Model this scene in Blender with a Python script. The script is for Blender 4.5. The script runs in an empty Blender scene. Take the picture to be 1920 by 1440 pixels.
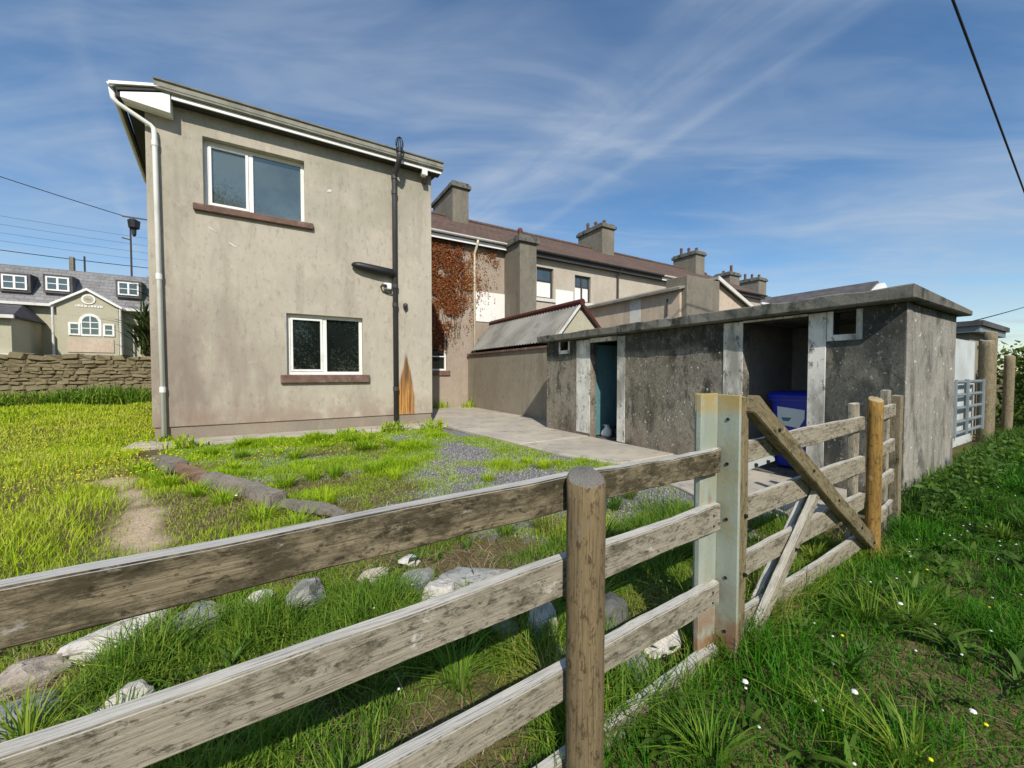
import bpy, bmesh, math, random
import numpy as np
from mathutils import Vector, Matrix, Euler

random.seed(7)
rng = np.random.default_rng(11)
R = math.radians
scene = bpy.context.scene
col = scene.collection

# ------------------------------------------------------------------ camera
cd = bpy.data.cameras.new('camera'); cam = bpy.data.objects.new('camera', cd); col.objects.link(cam)
cam.location = (0, 0, 1.3)
cam.rotation_euler = (R(90 - 1.58), 0, R(-31))
cd.sensor_width = 36; cd.lens = 725 / 1920 * 36
cd.clip_start = 0.05; cd.clip_end = 3000
scene.camera = cam
scene.cycles.max_bounces = 6; scene.cycles.diffuse_bounces = 3; scene.cycles.glossy_bounces = 3

# ------------------------------------------------------------------ light
LIGHT = Vector((0.42, 1.0, -0.92)).normalized()      # direction the sunlight travels
sd = bpy.data.lights.new('sun', 'SUN'); sun = bpy.data.objects.new('sun', sd); col.objects.link(sun)
sun.rotation_euler = LIGHT.to_track_quat('-Z', 'Y').to_euler()
sd.energy = 3.1; sd.angle = R(0.6); sd.color = (1.0, 0.93, 0.82)
world = bpy.data.worlds.new('World'); scene.world = world; world.use_nodes = True
def build_world():
    nt = world.node_tree; N = nt.nodes; L = nt.links
    for n in list(N): N.remove(n)
    out = N.new('ShaderNodeOutputWorld'); bg = N.new('ShaderNodeBackground')
    sky = N.new('ShaderNodeTexSky'); sky.sky_type = 'NISHITA'; sky.sun_disc = False
    sky.sun_elevation = math.asin(-LIGHT.z)
    sky.sun_rotation = math.atan2(-LIGHT.x, -LIGHT.y)
    sky.air_density = 1.0; sky.dust_density = 0.3; sky.ozone_density = 1.5
    # deeper blue, as the camera recorded it
    hs = N.new('ShaderNodeHueSaturation'); hs.inputs['Saturation'].default_value = 1.25
    L.new(sky.outputs[0], hs.inputs['Color'])
    tc = N.new('ShaderNodeTexCoord')
    sep = N.new('ShaderNodeSeparateXYZ'); L.new(tc.outputs['Generated'], sep.inputs[0])
    def math_(op, a, b=None, c=None, clamp=False):
        m = N.new('ShaderNodeMath'); m.operation = op; m.use_clamp = clamp
        for i, v in enumerate((a, b, c)):
            if v is None: continue
            if hasattr(v, 'is_output'): L.new(v, m.inputs[i])
            else: m.inputs[i].default_value = v
        return m.outputs[0]
    zz = math_('MAXIMUM', math_('ADD', sep.outputs['Z'], 0.06), 0.03)
    px = math_('DIVIDE', sep.outputs['X'], zz); py = math_('DIVIDE', sep.outputs['Y'], zz)
    comb = N.new('ShaderNodeCombineXYZ'); L.new(px, comb.inputs[0]); L.new(py, comb.inputs[1])
    def noise(rot, sc, scale, detail, rough, dist=0.0, loc=(0, 0, 0)):
        # rot first (texture space), then stretch
        m1 = N.new('ShaderNodeMapping'); m1.inputs['Rotation'].default_value = (0, 0, rot)
        L.new(comb.outputs[0], m1.inputs['Vector'])
        m2 = N.new('ShaderNodeMapping'); m2.inputs['Scale'].default_value = sc; m2.inputs['Location'].default_value = loc
        L.new(m1.outputs[0], m2.inputs['Vector'])
        n = N.new('ShaderNodeTexNoise'); n.inputs['Scale'].default_value = scale
        n.inputs['Detail'].default_value = detail; n.inputs['Roughness'].default_value = rough
        n.inputs['Distortion'].default_value = dist
        L.new(m2.outputs[0], n.inputs['Vector']); return n.outputs['Fac']
    def ramp(v, a, b, hi=1.0):
        m = N.new('ShaderNodeMapRange'); m.interpolation_type = 'SMOOTHSTEP'
        L.new(v, m.inputs[0]); m.inputs[1].default_value = a; m.inputs[2].default_value = b
        m.inputs[3].default_value = 0; m.inputs[4].default_value = hi; return m.outputs[0]
    wisps = ramp(noise(R(28), (0.7, 1.9, 1), 1.25, 8, 0.54, 1.2, (3.1, 1.7, 0)), 0.38, 0.80, 0.48)
    veil = ramp(noise(R(35), (0.6, 1.0, 1), 0.75, 6, 0.55, 0.5, (0.4, 2.2, 0)), 0.32, 0.74, 0.50)
    # old spread-out aircraft trails: wide bands on lines in the cloud plane
    def trail(p, q, width, strength, seed):
        dx, dy = q[0] - p[0], q[1] - p[1]; ln = math.hypot(dx, dy); nx, ny = -dy / ln, dx / ln
        d = math_('ADD', math_('MULTIPLY', px, nx), math_('MULTIPLY', py, ny))
        wob = math_('MULTIPLY', math_('SUBTRACT', noise(seed, (1, 1, 1), 1.6, 4, 0.6, 0, (seed, 0, 0)), 0.5), width * 1.2)
        d = math_('ABSOLUTE', math_('SUBTRACT', math_('ADD', d, wob), p[0] * nx + p[1] * ny))
        band = ramp(d, width, 0.0, 1.0)
        br = ramp(noise(math.atan2(-dy, dx), (0.6, 3.0, 1), 1.5, 6, 0.55, 0.4, (seed * 2, seed, 0)), 0.28, 0.80, strength)
        return math_('MULTIPLY', band, br)
    t1 = trail(TR[0], TR[1], 0.26, 0.52, 1.3)
    t2 = trail(TR[2], TR[3], 0.06, 0.34, 2.9)
    t3 = trail(TR[4], TR[5], 0.05, 0.28, 4.1)
    cover = math_('ADD', math_('ADD', wisps, veil), math_('ADD', t1, math_('ADD', t2, t3)), clamp=True)
    cover = math_('MULTIPLY', cover, 0.75)
    mix = N.new('ShaderNodeMix'); mix.data_type = 'RGBA'
    L.new(cover, mix.inputs[0]); L.new(hs.outputs[0], mix.inputs[6])
    mix.inputs[7].default_value = (3.7, 4.3, 5.1, 1)
    L.new(mix.outputs[2], bg.inputs[0]); bg.inputs[1].default_value = 0.093
    L.new(bg.outputs[0], out.inputs[0])
TR = [(0.85, 2.75), (0.98, 1.10), (1.35, 2.75), (1.28, 1.10), (-0.62, 2.45), (-0.35, 0.95)]
build_world()
vs = scene.view_settings
vs.view_transform = 'Standard'; vs.look = 'None'; vs.exposure = 0.58; vs.gamma = 1.0; vs.use_curve_mapping = False

# ================================================================== helpers
ORIGIN = {}
def setp(o, label=None, cat=None, group=None, kind=None):
    if label: o['label'] = label
    if cat: o['category'] = cat
    if group: o['group'] = group
    if kind: o['kind'] = kind
    return o
def thing(name, loc, label, cat, group=None):
    o = bpy.data.objects.new(name, None); col.objects.link(o); o.location = loc
    o.empty_display_size = 0.2
    ORIGIN[o.name] = Vector(loc); return setp(o, label, cat, group)
def link(name, me, parent=None, loc=None, rot=None):
    o = bpy.data.objects.new(name, me); col.objects.link(o)
    if parent is not None: o.parent = parent
    if loc is not None: o.location = loc
    if rot is not None: o.rotation_euler = rot
    return o
class MB:
    """collects shapes given in world coordinates; build() links them as one mesh"""
    def __init__(s): s.v = []; s.f = []
    def add(s, vs_, fs_):
        b = len(s.v); s.v += [tuple(v) for v in vs_]; s.f += [tuple(i + b for i in f) for f in fs_]; return s
    def box(s, x0, x1, y0, y1, z0, z1):
        v = [(x, y, z) for x in (x0, x1) for y in (y0, y1) for z in (z0, z1)]
        return s.add(v, [(0, 1, 3, 2), (4, 6, 7, 5), (0, 4, 5, 1), (2, 3, 7, 6), (0, 2, 6, 4), (1, 5, 7, 3)])
    def prism(s, poly, off):
        """poly: list of 3D points (planar), extruded by vector off"""
        n = len(poly); o = Vector(off)
        v = [Vector(p) for p in poly] + [Vector(p) + o for p in poly]
        f = [tuple(range(n)), tuple(range(2 * n - 1, n - 1, -1))]
        f += [(i, i + n, (i + 1) % n + n, (i + 1) % n)[::-1] for i in range(n)]
        return s.add(v, f)
    def quad(s, *p): return s.add(p, [tuple(range(len(p)))])
    def tube(s, pts, r, n=10, caps=True):
        pts = [Vector(p) for p in pts]; rs = r if isinstance(r, (list, tuple)) else [r] * len(pts)
        rings = []; up = Vector((0, 0, 1))
        d0 = (pts[1] - pts[0]).normalized()
        ref = Vector((1, 0, 0)) if abs(d0.z) > 0.9 else up
        a = d0.cross(ref).normalized()
        for i, p in enumerate(pts):
            d = (pts[min(i + 1, len(pts) - 1)] - pts[max(i - 1, 0)]).normalized()
            a = (a - d * a.dot(d)).normalized(); b = d.cross(a)
            rings.append([p + (a * math.cos(t) + b * math.sin(t)) * rs[i] for t in [2 * math.pi * k / n for k in range(n)]])
        v = [q for rg in rings for q in rg]; f = []
        for i in range(len(pts) - 1):
            for k in range(n):
                f.append((i * n + k, i * n + (k + 1) % n, (i + 1) * n + (k + 1) % n, (i + 1) * n + k))
        if caps: f += [tuple(range(n))[::-1], tuple(range((len(pts) - 1) * n, len(pts) * n))]
        return s.add(v, f)
    def lathe(s, c, prof, n=16):
        c = Vector(c); v = []; f = []
        for r, z in prof:
            v += [c + Vector((r * math.cos(2 * math.pi * k / n), r * math.sin(2 * math.pi * k / n), z)) for k in range(n)]
        for i in range(len(prof) - 1):
            for k in range(n):
                f.append((i * n + k, i * n + (k + 1) % n, (i + 1) * n + (k + 1) % n, (i + 1) * n + k))
        f += [tuple(range(n))[::-1], tuple(range((len(prof) - 1) * n, len(prof) * n))]
        return s.add(v, f)
    def panel(s, P, u0, u1, w0, w1, holes, t):
        """wall panel with rectangular holes. P(u, w, d) -> world point, d = depth into the wall 0..t"""
        us = sorted({u0, u1, *[h[0] for h in holes], *[h[1] for h in holes]})
        ws = sorted({w0, w1, *[h[2] for h in holes], *[h[3] for h in holes]})
        inh = lambda u, w: any(h[0] < u < h[1] and h[2] < w < h[3] for h in holes)
        cells = {}
        for i in range(len(us) - 1):
            for j in range(len(ws) - 1):
                cells[i, j] = not inh((us[i] + us[i + 1]) / 2, (ws[j] + ws[j + 1]) / 2)
        for (i, j), ok in cells.items():
            if not ok: continue
            a, b, c, d = us[i], us[i + 1], ws[j], ws[j + 1]
            s.quad(P(a, c, 0), P(b, c, 0), P(b, d, 0), P(a, d, 0))
            s.quad(P(a, c, t), P(a, d, t), P(b, d, t), P(b, c, t))
            for di, dj, e in ((-1, 0, ((a, c), (a, d))), (1, 0, ((b, d), (b, c))), (0, -1, ((b, c), (a, c))), (0, 1, ((a, d), (b, d)))):
                if not cells.get((i + di, j + dj), False):
                    (p, q), (p2, q2) = e
                    s.quad(P(p, q, 0), P(p2, q2, 0), P(p2, q2, t), P(p, q, t))
        return s
    def build(s, name, m, parent=None, smooth=False, bevel=0.0, segs=1):
        org = Vector((0, 0, 0))
        if parent is not None:
            org = ORIGIN.get(parent.name, org)
        me = bpy.data.meshes.new(name)
        me.from_pydata([tuple(Vector(v) - org) for v in s.v], [], s.f)
        bm = bmesh.new(); bm.from_mesh(me)
        bmesh.ops.remove_doubles(bm, verts=bm.verts, dist=1e-5)
        bmesh.ops.recalc_face_normals(bm, faces=bm.faces)
        if bevel > 0:
            es = [e for e in bm.edges if len(e.link_faces) == 2 and e.calc_face_angle(0) > 0.6]
            bmesh.ops.bevel(bm, geom=es, offset=bevel, segments=segs, affect='EDGES', profile=0.6)
        bm.to_mesh(me); bm.free()
        if smooth: me.polygons.foreach_set('use_smooth', [True] * len(me.polygons))
        me.materials.append(m)
        o = link(name, me, parent); ORIGIN[o.name] = org
        return o
    def top(s, name, m, label, cat, group=None, **k):
        """top-level single mesh: origin moved to its base centre"""
        V = np.array(s.v); c = Vector((*( (V.min(0) + V.max(0)) / 2)[:2], V[:, 2].min()))
        s.v = [tuple(Vector(v) - c) for v in s.v]
        o = s.build(name, m, None, **k); o.location = c; return setp(o, label, cat, group)
    def struct(s, name, m, kind='structure', **k):
        o = s.build(name, m, None, **k); o['kind'] = kind; return o

# ------------------------------------------------------------------ materials
def new_mat(name):
    m = bpy.data.materials.new(name); m.use_nodes = True
    return m, m.node_tree.nodes, m.node_tree.links, m.node_tree.nodes['Principled BSDF']
class NB:
    """small node-building kit on a material"""
    def __init__(s, name):
        s.m, s.N, s.L, s.P = new_mat(name)
        s.pos = s.N.new('ShaderNodeNewGeometry').outputs['Position']
    def obj(s):
        s.pos = s.N.new('ShaderNodeTexCoord').outputs['Object']
        oi = s.N.new('ShaderNodeObjectInfo'); v = s.N.new('ShaderNodeVectorMath'); v.operation = 'MULTIPLY_ADD'
        s.L.new(oi.outputs['Random'], v.inputs[0]); v.inputs[1].default_value = (37., 53., 19.); s.L.new(s.pos, v.inputs[2])
        s.raw = s.pos; s.pos = v.outputs[0]; s.rand = oi.outputs['Random']; return s
    def put(s, sock, v):
        if hasattr(v, 'is_output'): s.L.new(v, sock)
        elif isinstance(v, (tuple, list)): sock.default_value = (*v[:3], 1) if len(sock.default_value) == 4 else v
        else: sock.default_value = v
    def noise(s, scale, detail=5, rough=0.55, stretch=(1, 1, 1), dist=0.0, loc=(0, 0, 0), rot=(0, 0, 0)):
        mp = s.N.new('ShaderNodeMapping'); mp.inputs['Scale'].default_value = stretch; mp.inputs['Location'].default_value = loc
        mp.inputs['Rotation'].default_value = rot
        s.L.new(s.pos, mp.inputs['Vector'])
        n = s.N.new('ShaderNodeTexNoise'); s.L.new(mp.outputs[0], n.inputs['Vector'])
        n.inputs['Scale'].default_value = scale; n.inputs['Detail'].default_value = detail
        n.inputs['Roughness'].default_value = rough; n.inputs['Distortion'].default_value = dist
        return n.outputs['Fac']
    def step(s, v, a, b, lo=0.0, hi=1.0):
        n = s.N.new('ShaderNodeMapRange'); n.interpolation_type = 'SMOOTHSTEP'
        s.L.new(v, n.inputs[0])
        for i, q in zip((1, 2, 3, 4), (a, b, lo, hi)): n.inputs[i].default_value = q
        return n.outputs[0]
    def mix(s, f, a, b, mode='MIX'):
        n = s.N.new('ShaderNodeMix'); n.data_type = 'RGBA'; n.blend_type = mode
        s.put(n.inputs[0], f); s.put(n.inputs[6], a); s.put(n.inputs[7], b); return n.outputs[2]
    def mth(s, op, a, b=0.0, c=0.0, clamp=False):
        n = s.N.new('ShaderNodeMath'); n.operation = op; n.use_clamp = clamp
        for i, v in enumerate((a, b, c)): s.put(n.inputs[i], v)
        return n.outputs[0]
    def xyz(s, src=None):
        n = s.N.new('ShaderNodeSeparateXYZ'); s.L.new(src or s.pos, n.inputs[0]); return n.outputs
    def bump(s, h, strength=0.3, dist=0.02):
        n = s.N.new('ShaderNodeBump'); n.inputs['Strength'].default_value = strength; n.inputs['Distance'].default_value = dist
        s.L.new(h, n.inputs['Height']); s.L.new(n.outputs[0], s.P.inputs['Normal']); return s
    def done(s, c, rough=0.9, spec=0.3, metal=0.0):
        s.put(s.P.inputs['Base Color'], c); s.put(s.P.inputs['Roughness'], rough)
        s.P.inputs['Specular IOR Level'].default_value = spec; s.P.inputs['Metallic'].default_value = metal
        return s.m
def plain(name, c, rough=0.6, spec=0.4, var=0.25, scale=4, metal=0.0, bump=0.0, grime=None):
    b = NB(name); d = tuple(x * (1 - var) for x in c)
    k = b.mix(b.step(b.noise(scale, 6), 0.3, 0.7), c, d)
    if grime: k = b.mix(b.step(b.noise(scale * 0.7, 7, 0.65, loc=(4, 2, 7)), 0.52, 0.72, 0, 0.8), k, grime)
    if bump: b.bump(b.noise(scale * 12, 4), bump, 0.01)
    return b.done(k, rough, spec, metal)
def render_mat(name, c1, c2, c3, moss=None, chips=None, stain=None, streak=0.55, fine=60, bumpd=0.012):
    """weathered cement render: mottling, vertical rain streaks, optional algae, light specks"""
    b = NB(name)
    k = b.mix(b.step(b.noise(0.9, 6, 0.6), 0.32, 0.68), c1, c2)
    k = b.mix(b.step(b.noise(2.4, 7, 0.65, (1, 1, 0.14), 0.3), 0.46, 0.72, 0, streak), k, c3)
    g = b.noise(fine, 3, 0.6)
    k = b.mix(b.step(g, 0.3, 0.72, 0, 0.32), k, tuple(min(1, x * 1.5) for x in c1))
    k = b.mix(b.step(b.noise(14, 6, 0.7, (1, 1, 0.45), 0.3, (6, 6, 2)), 0.50, 0.72, 0, 0.5), k, tuple(x * 0.82 for x in c3))
    k = b.mix(b.step(b.noise(7, 6, 0.65, (1, 1, 0.6), 0.5, (1, 9, 4)), 0.54, 0.70, 0, 0.45), k, tuple(min(1, x * 1.22) for x in c1))
    if moss: k = b.mix(b.step(b.noise(moss[1], 8, 0.68, (1, 1, 0.55), 0.4, (5, 3, 1)), moss[2], moss[2] + 0.16, 0, moss[3]), k, moss[0])
    if chips: k = b.mix(b.step(b.noise(chips[1], 3, 0.5, (1, 1, 0.8), 0.2, (9, 1, 3)), chips[2], chips[2] + 0.03, 0, 0.9), k, chips[0])
    if stain: k = stain(b, k)
    h = b.mix(0.35, b.noise(9, 5), g)
    b.bump(h, 0.55, bumpd)
    return b.done(k, 0.92, 0.15)

def house_stain(b, k):
    x, y, z = b.xyz()
    # damp, pinkish-brown lower and left areas
    low = b.mth('MULTIPLY', b.step(z, 3.9, 0.4), b.step(x, 1.4, -1.6))
    low = b.mth('MULTIPLY', low, b.step(b.noise(1.6, 7, 0.6, (1, 1, 0.3)), 0.28, 0.62))
    k = b.mix(b.mth('MULTIPLY', low, 0.85), k, (0.215, 0.165, 0.138))
    base = b.mth('MULTIPLY', b.step(z, 0.95, 0.3), b.step(b.noise(3, 6), 0.3, 0.6))
    k = b.mix(b.mth('MULTIPLY', base, 0.6), k, (0.27, 0.19, 0.145))
    # greenish bloom below the eaves
    hi = b.mth('MULTIPLY', b.step(z, 3.6, 5.8), b.step(b.noise(0.8, 5, loc=(2, 2, 2)), 0.4, 0.65))
    k = b.mix(b.mth('MULTIPLY', hi, 0.45), k, (0.25, 0.26, 0.185))
    # rust stain: pointed at the top, streaky, beside the soil pipe
    wob = b.mth('MULTIPLY', b.mth('SUBTRACT', b.noise(5, 4, 0.6, (1, 1, 0.2)), 0.5), 0.10)
    dx = b.mth('ABSOLUTE', b.mth('ADD', b.mth('SUBTRACT', x, 2.635), wob))
    t = b.mth('SUBTRACT', 1.72, z)
    w = b.mth('MULTIPLY', b.mth('POWER', b.mth('MAXIMUM', t, 0.0001), 0.75), 0.235)
    w = b.mth('MINIMUM', w, 0.225)
    m = b.step(b.mth('SUBTRACT', w, dx), -0.012, 0.045)
    m = b.mth('MULTIPLY', m, b.step(z, 0.02, 0.42))
    stre = b.step(b.noise(26, 4, 0.6, (1, 0.05, 0.05)), 0.36, 0.62)
    rust = b.mix(stre, (0.17, 0.075, 0.030), (0.56, 0.27, 0.055))
    k = b.mix(b.mth('MULTIPLY', m, 0.93), k, rust)
    core = b.mth('MULTIPLY', b.step(b.mth('SUBTRACT', 0.06, dx), 0.0, 0.05), b.mth('MULTIPLY', b.step(z, 0.7, 1.25), b.step(z, 1.85, 1.6)))
    return b.mix(b.mth('MULTIPLY', core, 0.8), k, (0.10, 0.06, 0.04))

def shed_stain_shade(b, k):
    x, y, z = b.xyz()
    n = b.step(b.noise(1.1, 6, 0.6, loc=(7, 1, 2)), 0.3, 0.6)
    k = b.mix(b.mth('MULTIPLY', b.mth('MULTIPLY', b.step(y, 3.0, 1.8), n), 0.8), k, (0.055, 0.062, 0.058))
    k = b.mix(b.mth('MULTIPLY', b.mth('MULTIPLY', b.step(y, 3.2, 4.2), b.step(z, 1.75, 1.65)), b.mth('MULTIPLY', b.step(b.noise(3, 7, 0.65, (1, 1, 0.3)), 0.35, 0.65), 0.55)), k, (0.30, 0.262, 0.195))
    # shadow of the slab overhang, painted into the colour as a dark band
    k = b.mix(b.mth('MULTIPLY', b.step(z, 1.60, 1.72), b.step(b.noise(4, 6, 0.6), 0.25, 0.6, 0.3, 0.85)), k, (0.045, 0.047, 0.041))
    sp = b.noise(34, 6, 0.75, (1, 1, 0.6), 0.2, (2, 5, 5))
    k = b.mix(b.step(sp, 0.53, 0.63, 0, 0.75), k, (0.040, 0.040, 0.034))
    k = b.mix(b.step(b.noise(28, 6, 0.75, (1, 1, 0.5), 0.2, (8, 5, 1)), 0.58, 0.66, 0, 0.6), k, (0.40, 0.375, 0.32))
    return b.mix(b.mth('MULTIPLY', b.step(z, 0.5, 0.1), b.mth('MULTIPLY', n, 0.6)), k, (0.16, 0.115, 0.08))
M = {}
M['house'] = render_mat('house_render', (0.465, 0.425, 0.345), (0.385, 0.348, 0.282), (0.275, 0.240, 0.195), stain=house_stain, streak=0.7, fine=90)
M['plinth'] = render_mat('plinth_render', (0.27, 0.235, 0.185), (0.20, 0.175, 0.145), (0.30, 0.20, 0.15), streak=0.6)
M['terrace'] = render_mat('terrace_render', (0.37, 0.31, 0.25), (0.30, 0.245, 0.195), (0.22, 0.18, 0.145))
M['pebble'] = render_mat('pebbledash', (0.47, 0.42, 0.345), (0.41, 0.36, 0.29), (0.34, 0.30, 0.25))
M['cream'] = render_mat('cream_render', (0.55, 0.46, 0.36), (0.46, 0.37, 0.28), (0.30, 0.26, 0.2), streak=0.5)
M['stack'] = render_mat('stack_render', (0.22, 0.20, 0.16), (0.165, 0.15, 0.12), (0.10, 0.094, 0.075), moss=((0.12, 0.13, 0.07), 3, 0.55, 0.6))
M['wallgrey'] = render_mat('wall_render', (0.30, 0.265, 0.205), (0.24, 0.205, 0.16), (0.15, 0.14, 0.10), streak=0.7)
M['shed'] = render_mat('shed_render', (0.27, 0.245, 0.20), (0.15, 0.138, 0.114), (0.040, 0.040, 0.034), moss=((0.032, 0.034, 0.028), 3.2, 0.46, 0.9), chips=((0.66, 0.63, 0.57), 20, 0.67), stain=shed_stain_shade, streak=0.9, fine=40, bumpd=0.02)
M['shed_end'] = render_mat('shed_end_render', (0.33, 0.315, 0.275), (0.22, 0.21, 0.185), (0.10, 0.097, 0.083), moss=((0.075, 0.076, 0.064), 3.0, 0.48, 0.75), chips=((0.70, 0.68, 0.62), 18, 0.665), streak=0.7, fine=40, bumpd=0.02)
M['slab'] = render_mat('slab_concrete', (0.19, 0.185, 0.16), (0.12, 0.118, 0.102), (0.06, 0.062, 0.055), moss=((0.035, 0.038, 0.032), 4, 0.48, 0.85), streak=0.6)
M['hotel'] = render_mat('hotel_render', (0.44, 0.42, 0.31), (0.40, 0.375, 0.275), (0.36, 0.34, 0.25), streak=0.2)
M['white'] = plain('white_upvc', (0.86, 0.85, 0.81), 0.35, 0.5, 0.05, grime=(0.68, 0.66, 0.60))
M['white_old'] = plain('old_white_paint', (0.70, 0.69, 0.64), 0.7, 0.3, 0.12, 5, grime=(0.42, 0.40, 0.34))
M['cream_pipe'] = plain('cream_pipe', (0.72, 0.66, 0.48), 0.5, 0.4, 0.1)
M['black'] = plain('black_plastic', (0.018, 0.018, 0.020), 0.45, 0.4, 0.3)
M['soil'] = plain('dark_grey_pipe', (0.062, 0.058, 0.058), 0.5, 0.4, 0.25, 3)
M['sill'] = plain('brown_sill', (0.20, 0.125, 0.10), 0.85, 0.2, 0.35, 6, bump=0.3, grime=(0.30, 0.25, 0.21))
M['soffit'] = plain('dark_soffit', (0.06, 0.062, 0.06), 0.8, 0.2)
M['verge'] = plain('verge_concrete', (0.30, 0.295, 0.245), 0.9, 0.2, 0.3, 5, bump=0.4, grime=(0.17, 0.18, 0.12))
M['brownpaint'] = plain('maroon_paint', (0.10, 0.028, 0.022), 0.6, 0.3, 0.3)
M['alu'] = plain('galvanised_steel', (0.23, 0.27, 0.285), 0.55, 0.4, 0.25, 3, 0.15)
M['sheet'] = plain('zinc_sheet', (0.52, 0.56, 0.56), 0.6, 0.4, 0.25, 1.6, 0.0, grime=(0.36, 0.37, 0.35))
M['leanroof'] = plain('fibre_cement', (0.27, 0.265, 0.24), 0.95, 0.1, 0.4, 1.2, bump=0.2, grime=(0.13, 0.115, 0.095))
M['slate'] = plain('slate', (0.125, 0.12, 0.125), 0.95, 0.1, 0.35, 2, bump=0.2)
M['pot'] = plain('clay_pot', (0.17, 0.095, 0.07), 0.85, 0.2, 0.35, 6)
M['bin'] = plain('blue_plastic', (0.012, 0.030, 0.42), 0.32, 0.5, 0.15)
M['sticker'] = plain('white_sticker', (0.74, 0.80, 0.82), 0.5, 0.3, 0.05)
M['teal'] = render_mat('teal_paint', (0.10, 0.215, 0.235), (0.08, 0.175, 0.195), (0.05, 0.11, 0.12), streak=0.4)
M['inner'] = render_mat('inner_plaster', (0.30, 0.285, 0.27), (0.22, 0.21, 0.20), (0.13, 0.125, 0.12), streak=0.5)
M['darkroom'] = plain('dark_room', (0.03, 0.03, 0.03), 1.0, 0.0)
M['cable'] = plain('cable', (0.02, 0.02, 0.022), 0.6, 0.2)
M['yellow'] = plain('petal_yellow', (0.85, 0.72, 0.03), 0.7, 0.2, 0.1)
M['petal'] = plain('petal_white', (0.78, 0.78, 0.72), 0.7, 0.2, 0.1)
M['bark'] = plain('bark', (0.10, 0.075, 0.055), 0.95, 0.1, 0.5, 8, bump=0.6)
M['brickred'] = plain('worn_red_brick', (0.30, 0.19, 0.13), 0.95, 0.1, 0.45, 6, bump=0.8, grime=(0.25, 0.22, 0.18))

def glass(name, tint, refl, rough=0.02):
    b = NB(name)
    g = b.N.new('ShaderNodeBsdfGlossy'); g.inputs['Roughness'].default_value = rough; g.inputs['Color'].default_value = (0.70, 0.84, 0.76, 1)
    d = b.N.new('ShaderNodeBsdfDiffuse'); b.put(d.inputs['Color'], b.mix(b.step(b.noise(1.3, 4), 0.35, 0.7), tint, tuple(0.55 * t for t in tint)))
    lw = b.N.new('ShaderNodeFresnel'); lw.inputs['IOR'].default_value = 1.52
    f = b.mth('ADD', b.mth('MULTIPLY', lw.outputs[0], 1.6), refl, clamp=True)
    mx = b.N.new('ShaderNodeMixShader'); b.L.new(f, mx.inputs[0]); b.L.new(d.outputs[0], mx.inputs[1]); b.L.new(g.outputs[0], mx.inputs[2])
    b.L.new(mx.outputs[0], b.N['Material Output'].inputs['Surface']); return b.m
M['glass'] = glass('window_glass', (0.085, 0.105, 0.098), 0.13)
M['glass_low'] = glass('window_glass_lower', (0.014, 0.018, 0.016), 0.03)
M['glass_far'] = glass('far_glass', (0.05, 0.055, 0.06), 0.10, 0.1)

def tile_mat(name, c1, c2, c3, row, colw, axis='x'):
    b = NB(name); x, y, z = b.xyz()
    n = b.mix(b.step(b.noise(0.9, 7, 0.65), 0.3, 0.7), c1, c2)
    n = b.mix(b.step(b.noise(7, 5, 0.7), 0.45, 0.7, 0, 0.6), n, c3)
    br = b.N.new('ShaderNodeTexBrick'); br.inputs['Scale'].default_value = 1
    br.inputs['Brick Width'].default_value = colw; br.inputs['Row Height'].default_value = row
    br.inputs['Mortar Size'].default_value = 0.012; br.inputs['Color1'].default_value = (1, 1, 1, 1)
    br.inputs['Color2'].default_value = (0.75, 0.75, 0.75, 1); br.inputs['Mortar'].default_value = (0.35, 0.35, 0.35, 1)
    cb = b.N.new('ShaderNodeCombineXYZ'); b.L.new(x if axis == 'x' else y, cb.inputs[0]); b.L.new(z, cb.inputs[1])
    b.L.new(cb.outputs[0], br.inputs['Vector'])
    k = b.mix(0.75, n, br.outputs['Color'], 'MULTIPLY')
    saw = b.mth('FRACT', b.mth('DIVIDE', z, row))
    b.bump(saw, 0.8, 0.03)
    return b.done(k, 0.88, 0.2)
M['rooftile'] = tile_mat('brown_roof_tiles', (0.160, 0.100, 0.078), (0.112, 0.080, 0.066), (0.20, 0.14, 0.105), 0.17, 0.30)
M['hotelslate'] = tile_mat('mansard_slates', (0.27, 0.265, 0.265), (0.20, 0.197, 0.20), (0.34, 0.33, 0.325), 0.22, 0.4)

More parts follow.
